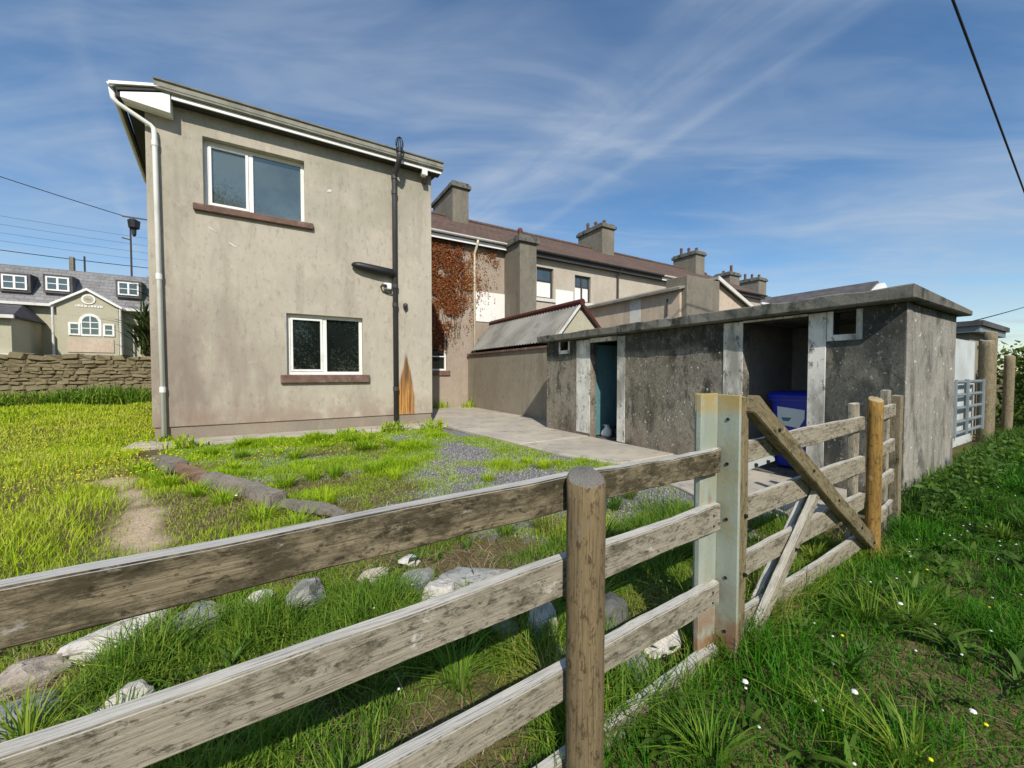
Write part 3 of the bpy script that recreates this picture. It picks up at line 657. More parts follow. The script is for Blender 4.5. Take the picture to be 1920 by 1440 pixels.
    MB().tube([(2.10, HY - 0.03, 3.40), (2.05, HY - 0.03, 3.33), (2.09, HY - 0.03, 3.23), (2.20, HY - 0.03, 3.19), (2.33, HY - 0.03, 3.17)], 0.012, 8).build('lamp_cable', M['black'], l)
    MB().lathe((2.62, HY - 0.06, 2.93), [(0.01, -0.07), (0.05, -0.045), (0.06, 0.0), (0.05, 0.04), (0.01, 0.06)], 12).tube([(2.62, HY - 0.06, 2.93), (2.62, HY + 0.02, 2.93)], 0.03, 8).tube([(2.63, HY - 0.05, 2.9), (2.635, HY - 0.02, 2.78)], 0.012, 6).build('vent_bell', M['soil'], t, smooth=True)  # small dark vent bell on a short stub
    MB().box(2.99, 3.12, HY - 0.27, HY - 0.247, 6.05, 6.20).box(3.0, 3.11, HY - 0.246, HY - 0.10, 6.06, 6.187).build('alarm_box', M['white'], t, bevel=0.015)
    MB().box(3.07, 3.17, HY - 0.13, HY - 0.005, 5.96, 6.05).build('sensor', M['sill'], t, bevel=0.01)
    def scar(x, z, a, b, r):
        v = [(x + a * (0.7 + 0.5 * random.random()) * math.cos(k * math.pi / 5) , HY - 0.006, z + b * (0.6 + 0.6 * random.random()) * math.sin(k * math.pi / 5) + r * a * math.cos(k * math.pi / 5)) for k in range(10)]
        MB().prism(v, (0, 0.02, 0)).build('plaster_scar', M['white_old'], t)
    scar(0.985, 5.29, 0.055, 0.035, 0.3); scar(-1.07, 4.06, 0.06, 0.022, -0.5); scar(-0.75, 3.82, 0.07, 0.016, -0.5)
two_storey_house()

# ================================================================== terrace behind
TY = 13.5
def chimney(parent, x0, x1, y0, y1, z0, z1, pots, mat='stack'):
    c = MB().box(x0, x1, y0, y1, z0, z1 - 0.28).box(x0 - 0.03, x1 + 0.03, y0 - 0.03, y1 + 0.03, z0 - 0.05, z0 + 0.25).build('chimney', M[mat], parent, bevel=0.01)
    MB().box(x0 - 0.10, x1 + 0.10, y0 - 0.10, y1 + 0.10, z1 - 0.28, z1 - 0.10).box(x0 - 0.03, x1 + 0.03, y0 - 0.03, y1 + 0.03, z1 - 0.098, z1).build('cap', M['slab'], c, bevel=0.015)
    for i in range(pots):
        yy = y0 + (y1 - y0) * (i + 0.5) / pots; hh = 0.30 + 0.3 * ((i * 7 + pots) % 3) / 2
        MB().lathe(((x0 + x1) / 2, yy, z1 + 0.002), [(0.11, 0), (0.10, 0.1), (0.085, hh * 0.7), (0.11, hh * 0.8), (0.08, hh)], 12).build('chimney_pot', M['pot'], c, smooth=True)
    return c
def terrace_row():
    t = thing('terrace_house', (12, TY, 0), 'long terrace behind with brown tiled roof, four chimneys and rusty creeper', 'terrace')
    P = lambda u, w, d: (u, TY + d, w)
    wg = (4.15, 5.30, 1.40, 2.95); wa = (9.32, 10.20, 4.50, 5.80); wb = (11.40, 12.35, 4.52, 5.72)
    MB().panel(P, -2.4, 8.6, -0.1, 6.42, [wg], 0.25).build('wall', M['terrace'], t)
    w = MB().panel(P, 8.605, 27.2, -0.1, 6.42, [wa, wb], 0.25).build('wall', M['pebble'], t); w['label'] = 'paler pebbledashed wall'
    MB().box(-2.3, 27, TY + 0.9, TY + 0.95, 0, 6.3).build('room_back', M['darkroom'], t)
    MB().box(26.95, 27.2, TY + 0.252, 22, -0.1, 6.4).build('side_wall', M['terrace'], t)
    w1 = window(t, P, *wg, [4.72], glassm='glass_low', sash=False, bars=((), (0.32,))); MB().box(4.05, 5.42, TY - 0.06, TY + 0.05, 1.22, 1.398).build('sill', M['sill'], w1, bevel=0.01)
    for q in (wa, wb):
        w2 = window(t, P, *q, [(q[0] + q[1]) / 2] if q is wb else [], glassm='glass_far', sash=False, bars=((), (0.60,)), fr=0.07, mat='soil' if q is wb else 'soil', d=0.12)
        MB().box(q[0] + 0.08, q[1] - 0.08, TY + 0.13, TY + 0.14, q[2] + 0.07, q[2] + 0.70).build('blind', M['white'], w2)
        MB().box(q[0] - 0.1, q[1] + 0.1, TY - 0.06, TY + 0.05, q[2] - 0.14, q[2] - 0.002).build('sill', M['white_old'], w2)
    MB().box(10.32, 11.30, TY - 0.006, TY + 0.01, 3.6, 4.95).build('painted_patch', M['white'], t)
    MB().box(6.45, 7.95, TY - 0.03, TY + 0.01, 3.3, 4.45).build('painted_patch', M['white'], t)
    # roof
    MB().prism([(-2.4, 13.22, 6.38), (-2.4, 17.5, 8.72), (-2.4, 17.5, 8.60), (-2.4, 13.22, 6.27)], (29.8, 0, 0)).build('roof', M['rooftile'], t)
    MB().prism([(-2.4, 17.502, 8.72), (-2.4, 21.9, 6.38), (-2.4, 21.9, 6.27), (-2.4, 17.502, 8.60)], (29.8, 0, 0)).build('roof', M['rooftile'], t)
    MB().tube([(-2.4, 17.5, 8.72), (27.4, 17.5, 8.72)], 0.11, 10).build('ridge', M['rooftile'], t)
    MB().prism([(27.0, TY, 6.38), (27.0, 17.5, 8.58), (27.0, 21.6, 6.38)], (0.2, 0, 0)).build('gable', M['terrace'], t)
    g = [(0.07 * math.cos(a), 0.07 * math.sin(a)) for a in [math.pi + math.pi * k / 8 for k in range(9)]]
    def gut(x0, x1, m):
        MB().prism([(x0, 13.15 + a, 6.35 + b) for a, b in g], (x1 - x0, 0, 0)).build('gutter', M[m], t)
        MB().box(x0, x1, 13.24, 13.27, 6.12, 6.265).build('fascia', M[m], t); MB().box(x0, x1, 13.272, TY, 6.14, 6.17).build('soffit', M['soffit'], t)
    gut(3.35, 7.72, 'white'); gut(8.52, 17.0, 'soil'); gut(17.01, 21.4, 'white'); gut(21.41, 27.2, 'soil')
    MB().tube([(6.42, 13.16, 6.28), (6.42, 13.18, 6.15), (6.40, 13.40, 5.85), (6.40, 13.42, 5.7), (6.40, 13.42, 0.05)], 0.045, 10).build('downpipe', M['cream_pipe'], t, smooth=True)
    MB().tube([(14.0, 13.18, 6.28), (14.0, 13.42, 5.95), (14.0, 13.42, 2.5)], 0.05, 8).build('downpipe', M['soil'], t)
    chimney(t, 6.80, 7.58, 16.5, 19.1, 7.9, 10.0, 1); chimney(t, 15.95, 16.9, 16.5, 18.6, 7.9, 9.95, 3); chimney(t, 24.7, 25.7, 16.5, 18.3, 7.9, 9.8, 3)
    c = chimney(t, 7.75, 8.50, 12.32, TY - 0.002, -0.05, 6.50, 1); c['label'] = 'tall external chimney stack'
    # dry red creeper on the wall
    n = 11000; u = rng.uniform(4.2, 7.5, n * 3); z = rng.uniform(1.6, 6.12, n * 3)
    cx = 4.95 + 0.25 * np.sin(z * 1.7); wd = 0.35 + 0.42 * sst(z, 2.6, 4.6)
    dens = np.exp(-((u - cx - 0.1) / (wd * 1.25)) ** 2) * sst(z, 1.9, 2.9) * 1.25 + 0.34 * sst(fbm(u, z, 1.6, 4), 0.45, 0.65) * sst(z, 2.0, 5.6) * (u < 7.6)
    k = (rng.uniform(size=n * 3) < dens * sst(fbm(u, z, 3.0, 9), 0.25, 0.5))
    u, z = u[k], z[k]; m = len(u)
    C = np.stack([u, TY - 0.02 - rng.uniform(0, 0.10, m) ** 1.0, z], 1) - np.array(ORIGIN[t.name])
    o = leaves('creeper', C, rng.uniform(0.035, 0.078, m), np.clip(rng.normal(0.42, 0.22, m) + 0.25 * (u > 6), 0, 1), M['creeper'], t, 0.5, (0, -1, 0)); o['kind'] = 'stuff'
    o['label'] = 'dry rusty creeper covering the wall beside the house'
    st = MB()
    for k in range(16):
        x = random.uniform(4.6, 5.9); p = [(x, TY - 0.012, 2.6)]
        for j in range(6): x += random.uniform(-0.16, 0.16); p.append((x, TY - 0.012, 2.6 + (j + 1) * 0.55))
        st.tube(p, 0.008, 5)
    st.build('creeper_stems', M['bark'], t)
terrace_row()

def neighbour_return():
    t = thing('rear_annexe', (13, 7.9, 0), 'cream rendered low annexe with grey block, rising above the shed roof', 'annexe')
    MB().box(11.0, 11.22, 7.9, TY - 0.26, -0.1, 4.10).build('wall', M['cream'], t)
    MB().prism([(11.222, 7.9, -0.1), (15.1, 7.9, -0.1), (15.1, 7.9, 3.72), (12.95, 7.9, 4.5), (11.222, 7.9, 4.02)], (0, 0.2, 0)).build('gable_wall', M['cream'], t)
    MB().box(10.996, 11.01, 9.45, 9.95, 2.0, 4.05).build('white_patch', M['white_old'], t)
    MB().box(11.10, 12.86, 7.70, 8.5, -0.1, 4.42).build('block', M['stack'], t, bevel=0.02)
    MB().prism([(10.82, 7.78, 4.03), (12.95, 7.78, 4.62), (12.95, 7.78, 4.54), (10.82, 7.78, 3.95)], (0, 5.45, 0)).build('roof', M['leanroof'], t)
    MB().prism([(12.952, 7.78, 4.62), (15.35, 7.78, 3.74), (15.35, 7.78, 3.66), (12.952, 7.78, 4.54)], (0, 5.45, 0)).build('roof', M['leanroof'], t)
    MB().prism([(12.86, 7.72, 4.62), (15.35, 7.72, 3.70), (15.35, 7.72, 3.58), (12.86, 7.72, 4.48)], (0, 0.05, 0)).build('bargeboard', M['white_old'], t)
    MB().tube([(10.98, 8.35, 3.75), (10.97, 8.35, 3.2)], 0.03, 8).build('vent_pipe', M['soil'], t)
neighbour_return()

def corrugated(P, u0, u1, w0, w1, pitch, amp, mb, step=6):
    n = int((u1 - u0) / pitch * step); us = [u0 + (u1 - u0) * i / n for i in range(n + 1)]
    v = []; f = []
    for u in us:
        d = amp * math.sin(2 * math.pi * u / pitch)
        v += [P(u, w0, d), P(u, w1, d)]
    for i in range(n): f.append((2 * i, 2 * i + 2, 2 * i + 3, 2 * i + 1))
    b = len(v); v += [tuple(Vector(p)) for p in v]
    off = Vector(P(u0, w0, 0.006)) - Vector(P(u0, w0, 0.0))
    v = v[:b] + [tuple(Vector(p) + off) for p in v[:b]]
    f += [tuple(reversed([i + b for i in q])) for q in f[:n]]
    f += [(0, 1, 1 + b, b), (b - 2, 2 * b - 2, 2 * b - 1, b - 1)]
    mb.add(v, f)
def lean_to():
    t = thing('lean_to_shed', (7.2, 10.5, 0), 'low outbuilding with grey corrugated roof and maroon ridge behind boundary wall', 'outbuilding')
    rx, rz = 7.12, 3.22
    for sgn, ex, ez in ((-1, 6.28, 2.20), (1, 8.30, 2.10)):
        ax = Vector((ex - rx, 0, ez - rz)); nn = Vector((ax.z, 0, -ax.x)).normalized(); nn = nn if nn.z > 0 else -nn
        P = lambda u, w, d: tuple(Vector((rx, u, rz)) + ax * w + nn * d)
        mb = MB(); corrugated(P, 8.16, 13.42, 0.02, 1.04, 0.15, 0.018, mb); mb.build('roof_sheet', M['leanroof'], t)
    MB().prism([(6.25, 8.24, -0.1), (8.1, 8.24, -0.1), (8.1, 8.24, 2.22), (rx, 8.24, 3.14), (6.25, 8.24, 2.22)], (0, 0.12, 0)).build('gable_wall', M['hotel'], t)
    MB().box(8.0, 8.1, 8.362, 13.45, -0.1, 2.2).build('side_wall', M['cream'], t)
    MB().tube([(rx, 8.10, rz + 0.03), (rx, 13.44, rz + 0.03)], 0.095, 8).build('ridge', M['brownpaint'], t)
    MB().prism([(rx, 8.13, rz + 0.06), (8.36, 8.13, 2.12), (8.36, 8.13, 2.02), (rx, 8.13, rz - 0.06)], (0, 0.03, 0)).build('bargeboard', M['brownpaint'], t)
    MB().prism([(rx, 8.14, rz + 0.04), (6.22, 8.14, 2.20), (6.22, 8.14, 2.12), (rx, 8.14, rz - 0.05)], (0, 0.03, 0)).build('bargeboard', M['white_old'], t)
lean_to()
def boundary_wall():
    b = MB().box(6.13, 6.24, 7.45, 13.42, -0.1, 1.97)
    o = b.top('boundary_wall', M['wallgrey'], 'plain rendered yard wall with brown coping, joining shed to terrace', 'wall')
    MB().box(-0.115, 0.10, -2.985, 2.985, 2.072, 2.14).build('coping', M['sill'], None, bevel=0.01)
    c = bpy.data.objects['coping']; c.parent = o
boundary_wall()

# ================================================================== concrete shed in the yard
SX = 5.27
def shed():
    t = thing('concrete_shed', (6.2, 4.2, 0), 'weathered concrete shed with flat slab roof and two open doorways', 'shed')
    P = lambda u, w, d: (SX + d, u, w)
    d1 = (5.05, 5.76, 0.03, 1.90); d2 = (2.09, 2.82, 0.03, 1.96); h1 = (6.46, 6.71, 1.80, 1.985); h2 = (1.66, 1.85, 1.73, 1.97)
    MB().panel(P, 1.27, 7.22, -0.1, 2.0, [(d1[0], d1[1], -0.1, d1[3]), (d2[0], d2[1], -0.1, d2[3]), h1, h2], 0.16).build('front_wall', M['shed'], t, bevel=0.006)
    MB().box(SX + 0.161, 7.12, 1.272, 1.42, -0.1, 2.0).build('end_wall', M['shed_end'], t, bevel=0.008)
    # the end wall's render wraps the corner, 3 mm proud
    MB().box(SX + 0.003, SX + 0.160, 1.264, 1.2695, -0.1, 1.998).build('corner_render', M['shed_end'], t)
    MB().box(SX + 0.161, 7.12, 7.06, 7.22, -0.1, 2.0).build('end_wall', M['teal'], t)
    MB().box(6.98, 7.118, 1.421, 3.2, -0.1, 2.0).build('back_wall', M['inner'], t)
    MB().box(6.98, 7.118, 3.201, 7.059, -0.1, 2.0).build('back_wall', M['teal'], t)
    MB().box(SX + 0.162, 6.979, 2.98, 3.10, -0.1, 2.0).build('partition', M['inner'], t)
    MB().box(SX + 0.162, 6.979, 4.30, 4.42, -0.1, 2.0).build('partition', M['teal'], t)
    MB().box(SX + 0.162, 6.979, 1.421, 7.058, -0.1, 0.025).build('floor', M['slab'], t)
    # roof slab, slight fall to the back, broken edges
    s = MB(); ys = [1.17 + (7.34 - 1.17) * i / 34 for i in range(35)]
    v = []; f = []
    for y in ys:
        j = [random.uniform(-0.012, 0.012) for _ in range(3)]
        v += [(5.07 + j[0], y, 2.003), (5.07 + j[1], y, 2.135 + j[2]), (7.28, y, 2.07), (7.28, y, 2.003)]
    for i in range(34):
        for k in range(4): f.append((4 * i + k, 4 * i + 4 + k, 4 * i + 4 + (k + 1) % 4, 4 * i + (k + 1) % 4))
    f += [(0, 1, 2, 3), (136, 139, 138, 137)]
    s.add(v, f); s.build('roof_slab', M['slab'], t, bevel=0.012)
    # whitewashed surrounds of the openings, standing a little proud
    def band(y0, y1, z0, z1, lab=None, e=0.012):
        o = MB().box(SX - e, SX + 0.001, y0, y1, z0, z1).build('whitewashed_band', M['whitewash'], t, bevel=0.004)
    band(5.765, 6.17, 0.10, 1.97); band(4.86, 5.045, 0.06, 1.97)
    band(5.05, 5.76, 1.905, 1.985, e=0.03)
    band(2.825, 3.085, 0.10, 1.985); band(1.915, 2.085, 0.04, 1.985)
    band(2.09, 2.82, 1.965, 1.99, e=0.02)
    band(1.60, 1.655, 1.66, 1.985, e=0.004); band(1.855, 1.912, 1.66, 1.985, e=0.004); band(1.656, 1.854, 1.66, 1.725, e=0.004)
    band(6.40, 6.455, 1.72, 1.985, e=0.004); band(6.715, 6.77, 1.72, 1.985, e=0.004); band(6.456, 6.714, 1.72, 1.795, e=0.004)
    # teal door leaf swung inwards
    MB().box(SX + 0.17, SX + 0.86, 5.80, 5.84, 0.05, 1.88).build('door_leaf', M['teal'], t, bevel=0.005)
shed()
def shed_contents():
    t = thing('wheelie_bin', (6.03, 2.46, 0.025), 'blue wheelie bin with white sticker inside the shed doorway', 'bin')
    cx, cy, z0 = 6.03, 2.46, 0.025
    def ring(wx, wy, z, sk=0.0, r=0.05):
        pts = []
        for sx, sy in ((1, 1), (-1, 1), (-1, -1), (1, -1)):
            for k in range(3):
                a = math.atan2(sy, sx) - math.pi / 4 + k * math.pi / 4
                pts.append((cx + sk + sx * (wx - r) + r * math.cos(a), cy + sy * (wy - r) + r * math.sin(a), z0 + z))
        return pts
    def loft(rings, name, m, par, **k):
        v = [p for rg in rings for p in rg]; n = len(rings[0]); f = []
        for i in range(len(rings) - 1):
            for j in range(n): f.append((i * n + j, i * n + (j + 1) % n, (i + 1) * n + (j + 1) % n, (i + 1) * n + j))
        f += [tuple(range(n))[::-1], tuple(range((len(rings) - 1) * n, len(rings) * n))]
        return MB().add(v, f).build(name, m, par, **k)
    loft([ring(0.21, 0.21, 0.03), ring(0.255, 0.255, 0.86), ring(0.262, 0.262, 0.90), ring(0.285, 0.285, 0.905), ring(0.285, 0.285, 0.945)], 'body', M['bin'], t)
    ld = loft([ring(0.295, 0.295, 0.948), ring(0.30, 0.30, 0.985), ring(0.27, 0.27, 1.02), ring(0.16, 0.17, 1.04)], 'lid', M['bin'], t)
    MB().tube([(cx + 0.30, cy - 0.2, z0 + 0.97), (cx + 0.36, cy - 0.2, z0 + 0.98), (cx + 0.36, cy + 0.2, z0 + 0.98), (cx + 0.30, cy + 0.2, z0 + 0.97)], 0.016, 8).build('handle', M['bin'], ld)
    for s in (-1, 1): MB().tube([(cx + 0.2, cy + s * 0.205, z0 + 0.1), (cx + 0.2, cy + s * 0.255, z0 + 0.1)], 0.1, 18).build('wheel', M['black'], t)
    a = lambda y, z: (cx - 0.21 - 0.045 * (z - 0.03) / 0.83 - 0.006, cy + y, z0 + z)
    s = MB().prism([a(0.17, 0.83), a(-0.15, 0.80), a(-0.145, 0.68), a(-0.08, 0.56), a(0.165, 0.59)], (0.004, 0, 0)).build('sticker', M['sticker'], t)
    MB().prism([tuple(Vector(a(0.12, 0.685)) + Vector((-0.002, 0, 0))), tuple(Vector(a(0.0, 0.69)) + Vector((-0.002, 0, 0))), tuple(Vector(a(0.03, 0.64)) + Vector((-0.002, 0, 0))), tuple(Vector(a(0.10, 0.64)) + Vector((-0.002, 0, 0)))], (0.001, 0, 0)).build('sticker_print', M['teal'], s)
    p = []
    for k in range(70):
        q = k / 69 * 2 * math.pi * 2.6; r = 0.20 + 0.015 * math.sin(k * 1.7)
        p.append((5.75 + 0.62 * r * math.cos(q), 5.35 + r * math.sin(q), 0.05 + 0.030 * k / 20 + 0.10 * max(0, math.sin(q)) ))
    MB().tube(p, 0.016, 8).top('garden_hose', M['black'], 'black hose coiled on floor inside narrow shed doorway', 'hose', smooth=True)
    bm = MB().lathe((5.62, 5.66, 0.027), [(0.09, 0.0), (0.12, 0.05), (0.10, 0.13), (0.05, 0.20), (0.07, 0.24)], 11)
    o = bm.top('plastic_bag', M['white_old'], 'small white bag beside the hose in narrow doorway', 'bag', smooth=True)
    for v in o.data.vertices: v.co += Vector((random.uniform(-1, 1), random.uniform(-1, 1), 0)) * 0.02
shed_contents()

# ================================================================== fence and gate
def plank(name, p0, p1, h, th, m, parent, wob=0.006, seed=0, depth_dir=None, n=14, bev=0.004):
    """board with its long axis as local X; p0/p1 are centre-line ends; h across, th along depth_dir"""
    p0, p1 = Vector(p0), Vector(p1); L = (p1 - p0).length; xd = (p1 - p0).normalized()
    dd = Vector(depth_dir or (-0.03, 1, 0)); dd = (dd - xd * dd.dot(xd)).normalized(); hd = xd.cross(dd) * -1
    if hd.z < 0: hd = -hd
    dd = hd.cross(xd)
    rr = random.Random(seed + int(p0.x * 100) * 7 + int(p0.z * 1000))
    bm = bmesh.new(); rings = []
    off = [rr.uniform(-1, 1) for _ in range(8)]
    for i in range(n + 1):
        s = i / n; x = s * L
        w1 = wob * (math.sin(s * 5 + off[0] * 9) + 0.6 * rr.uniform(-1, 1)); w2 = wob * (math.sin(s * 6 + off[1] * 9) + 0.6 * rr.uniform(-1, 1))
        w3 = wob * 0.8 * math.sin(s * 4 + off[2] * 9)
        rings.append([bm.verts.new((x + (rr.uniform(-1, 1) * 0.006 if i in (0, n) else 0), y, z)) for y, z in ((-th / 2 + w3, -h / 2 + w1), (th / 2 + w3, -h / 2 + w1), (th / 2 + w3, h / 2 + w2), (-th / 2 + w3, h / 2 + w2 + rr.uniform(-1, 1) * 0.002))])
    for a, b in zip(rings[:-1], rings[1:]):
        for k in range(4): bm.faces.new((a[k], a[(k + 1) % 4], b[(k + 1) % 4], b[k]))
    bm.faces.new(rings[0][::-1]); bm.faces.new(rings[-1])
    bmesh.ops.recalc_face_normals(bm, faces=bm.faces)
    es = [e for e in bm.edges if len(e.link_faces) == 2 and e.calc_face_angle(0) > 0.8]
    bmesh.ops.bevel(bm, geom=es, offset=bev, segments=2, affect='EDGES')
    me = bpy.data.meshes.new(name); bm.to_mesh(me); bm.free(); me.materials.append(m)
    o = bpy.data.objects.new(name, me); col.objects.link(o)
    mat = Matrix((xd, dd, hd)).transposed().to_4x4()
    org = ORIGIN.get(parent.name, Vector()) if parent is not None else Vector()
    mat.translation = p0 - org
    o.parent = parent; o.matrix_basis = mat; ORIGIN[o.name] = org
    return o
def round_post(name, x, y, z0, z1, r, m, parent, lean=(0, 0), n=18):
    """round timber post, long axis local X (so the grain runs up it)"""
    bm = bmesh.new(); rr = random.Random(int(x * 91)); rings = []; N = 16
    ph = [rr.uniform(0, 6.3) for _ in range(4)]
    for i in range(N + 1):
        s = i / N; ring = []
        for k in range(n):
            a = 2 * math.pi * k / n
            q = r * (1 + 0.05 * math.sin(2 * a + ph[0]) + 0.03 * math.sin(3 * a + ph[1] + s * 1.5) + 0.012 * rr.uniform(-1, 1))
            ring.append(bm.verts.new((s * (z1 - z0) + (0.018 * math.cos(a + 0.6) + rr.uniform(-0.006, 0.006) if i == N else 0), q * math.cos(a), q * math.sin(a))))
        rings.append(ring)
    for a, b in zip(rings[:-1], rings[1:]):
        for k in range(n): bm.faces.new((a[k], a[(k + 1) % n], b[(k + 1) % n], b[k]))
    inner = [bm.verts.new(v.co * 1.0 + Vector((0.008, -v.co.y * 0.16, -v.co.z * 0.16))) for v in rings[-1]]
    for k in range(n): bm.faces.new((rings[-1][k], rings[-1][(k + 1) % n], inner[(k + 1) % n], inner[k]))
    c = bm.verts.new((z1 - z0 - 0.006, 0, 0))
    for k in range(n): bm.faces.new((inner[k], inner[(k + 1) % n], c))
    bm.faces.new(rings[0][::-1]); bmesh.ops.recalc_face_normals(bm, faces=bm.faces)
    for f in bm.faces: f.smooth = True
    me = bpy.data.meshes.new(name); bm.to_mesh(me); bm.free(); me.materials.append(m)
    o = bpy.data.objects.new(name, me); col.objects.link(o)
    org = ORIGIN.get(parent.name, Vector()) if parent is not None else Vector()
    xd = Vector((lean[0], lean[1], 1)).normalized(); yd = Vector((0, 1, 0)); yd = (yd - xd * yd.dot(xd)).normalized(); zd = xd.cross(yd)
    mat = Matrix((xd, yd, zd)).transposed().to_4x4(); mat.translation = Vector((x, y, z0)) - org
    o.parent = parent; o.matrix_basis = mat; ORIGIN[o.name] = org; return o
def bolt(parent, p, d=(0, -1, 0), r=0.008):
    p = Vector(p); MB().tube([p, p + Vector(d) * 0.004], r, 8).build('bolt', M['black'], parent)
FY = lambda x: 0.905 + 0.04 * x          # front face of the rails
def fence():
    t = thing('wooden_fence', (0.7, 0.95, 0), 'weathered four-rail wooden fence in the foreground with a round post', 'fence')
    zr = [(0.925, 0.105), (0.662, 0.112), (0.325, 0.100), (0.035, 0.090)]
    for i, (z, h) in enumerate(zr):
        m = M['rail'] if i == 0 else M['rail_pale']
        a, b = -1.75, 0.80
        plank('rail', (a, FY(a) + 0.02, z + 0.004), (b, FY(b) + 0.02, z), h, 0.042, m, t, 0.0045, i * 5)
        a, b = 0.806, 1.655
        plank('rail', (a, FY(a) + 0.02, z), (b, FY(b) + 0.02, z + (0.006 if i else -0.006)), h * (1.0 if i else 0.95), 0.042, M['rail'] if i == 0 else M['rail_pale'], t, 0.004, i * 5 + 2)
    p = round_post('post', 0.778, 0.872, -0.3, 0.985, 0.055, M['postwood'], t, (0.004, 0.0)); p['label'] = 'round timber post with rust-brown knot'
    round_post('post', -1.30, 0.79, -0.3, 1.0, 0.056, M['postwood'], t)
    for z, h in zr:
        for x in (0.875, 1.60):
            for dz in (-0.022, 0.024): MB().tube([(x, FY(x) - 0.001, z + dz), (x, FY(x) - 0.0045, z + dz)], 0.0045, 8).build('nail', M['soil'], t)
    kn = MB()
    for s_, (z0, z1, w) in enumerate(((0.40, 0.56, 0.014),)):
        a0 = math.atan2(-0.872, -0.778)
        ring = [(0.778 + 0.0605 * math.cos(a0 + w / 0.055 * math.cos(q)), 0.872 + 0.0605 * math.sin(a0 + w / 0.055 * math.cos(q)), (z0 + z1) / 2 + (z1 - z0) / 2 * math.sin(q)) for q in [k * math.pi / 7 for k in range(14)]]
        kn.quad(*ring)
    kn.build('knot', M['knot'], p)
fence()
def steel_post():
    t = thing('steel_gate_post', (1.6, 1.0, 0), 'pale green painted steel gate post with rusty edges', 'post')
    MB().box(1.562, 1.672, 1.000, 1.014, -0.3, 1.212).build('web', M['steel'], t, bevel=0.003)
    MB().box(1.673, 1.688, 0.905, 1.115, -0.3, 1.207).build('flange', M['steel'], t, bevel=0.003)
    MB().box(1.547, 1.561, 0.999, 1.024, -0.3, 1.210).build('flange', M['steel'], t, bevel=0.003)
    for z in (0.16, 0.40, 0.66, 0.905, 1.1): bolt(t, (1.672, 0.955, z), (-1, 0, 0), 0.007)
steel_post()
GY = lambda x: 0.91 + 0.04 * x
def gate():
    t = thing('wooden_gate', (2.6, 1.0, 0), 'wooden farm gate with long diagonal brace, beside the steel post', 'gate')
    m = M['gatewood']
    for i, (z0, z1, h) in enumerate(((0.935, 0.950, 0.10), (0.665, 0.665, 0.115), (0.395, 0.410, 0.115), (0.125, 0.125, 0.105))):
        a, b = 1.76, 3.50
        plank('bar', (a, GY(a), z0), (b, GY(b), z1), h, 0.03, m, t, 0.004, i * 3 + 40)
    plank('stile', (1.755, GY(1.75) - 0.033, 0.04), (1.755, GY(1.75) - 0.033, 1.195), 0.075, 0.032, M['gatewood_dark'], t, 0.003, depth_dir=(0, 1, 0))
    plank('stile', (3.44, GY(3.44) + 0.033, 0.10), (3.44, GY(3.44) + 0.033, 1.09), 0.10, 0.034, m, t, 0.003, depth_dir=(0, 1, 0))
    br = plank('brace', (1.785, GY(1.8) - 0.062, 1.165), (3.60, GY(3.6) - 0.045, 0.075), 0.088, 0.055, M['gatewood_dark'], t, 0.003, 3)
    s1 = plank('strut', (2.66, GY(2.66) - 0.034, 0.665), (1.86, GY(1.86) - 0.034, 0.03), 0.062, 0.034, M['gatewood'], t, 0.003, 8)
    plank('strut', (2.72, GY(2.72) + 0.034, 0.63), (1.99, GY(1.99) + 0.034, 0.06), 0.07, 0.034, M['rail_pale'], t, 0.003, 9)
    st = MB().prism([(1.70, GY(1.70) - 0.022, 0.845), (2.12, GY(2.12) - 0.022, 0.862), (2.12, GY(2.12) - 0.022, 0.892), (1.70, GY(1.70) - 0.022, 0.880)], (0, 0.006, 0)).build('hinge_strap', M['sheet'], t)
    for x in (1.80, 1.92, 2.04): MB().tube([(x, GY(x) - 0.022, 0.868), (x, GY(x) - 0.032, 0.868)], 0.009, 8).build('bolt', M['black'], st)
    for k in (0.12, 0.35, 0.56, 0.80, 0.95):
        q = Vector((1.785, GY(1.8) - 0.062, 1.165)).lerp(Vector((3.60, GY(3.6) - 0.045, 0.075)), k); MB().tube([q + Vector((0, -0.026, 0)), q + Vector((0, -0.034, 0))], 0.009, 8).build('bolt', M['black'], t)
    for x, z in ((1.77, 0.665), (1.77, 0.40), (2.3, 0.38), (1.9, 0.09)): MB().tube([(x, GY(x) - 0.04, z), (x, GY(x) - 0.062, z)], 0.009, 8).build('bolt', M['black'], t)
gate()
def slam_side():
    o = round_post('orange_post', 3.56, 1.0, -0.2, 1.115, 0.044, M['orangewood'], None)
    setp(o, 'bright orange round timber post at the closing end of the gate', 'post')
    t = thing('short_fence', (4.2, 1.05, 0), 'short four-rail fence panel between orange post and shed corner', 'fence')
    for i, z in enumerate((1.0, 0.72, 0.47, 0.22)):
        plank('rail', (3.66, 1.03, z), (4.26, 1.09, z + 0.005), 0.095, 0.03, M['gatewood'], t, 0.003, i + 70)
    plank('post', (4.20, 1.125, -0.1), (4.20, 1.125, 1.165), 0.075, 0.05, M['rail_pale'], t, 0.003, 77, (0, 1, 0))
    plank('post', (4.43, 1.11, -0.1), (4.43, 1.11, 1.115), 0.085, 0.06, M['oldpost'], t, 0.003, 78, (0, 1, 0))
slam_side()

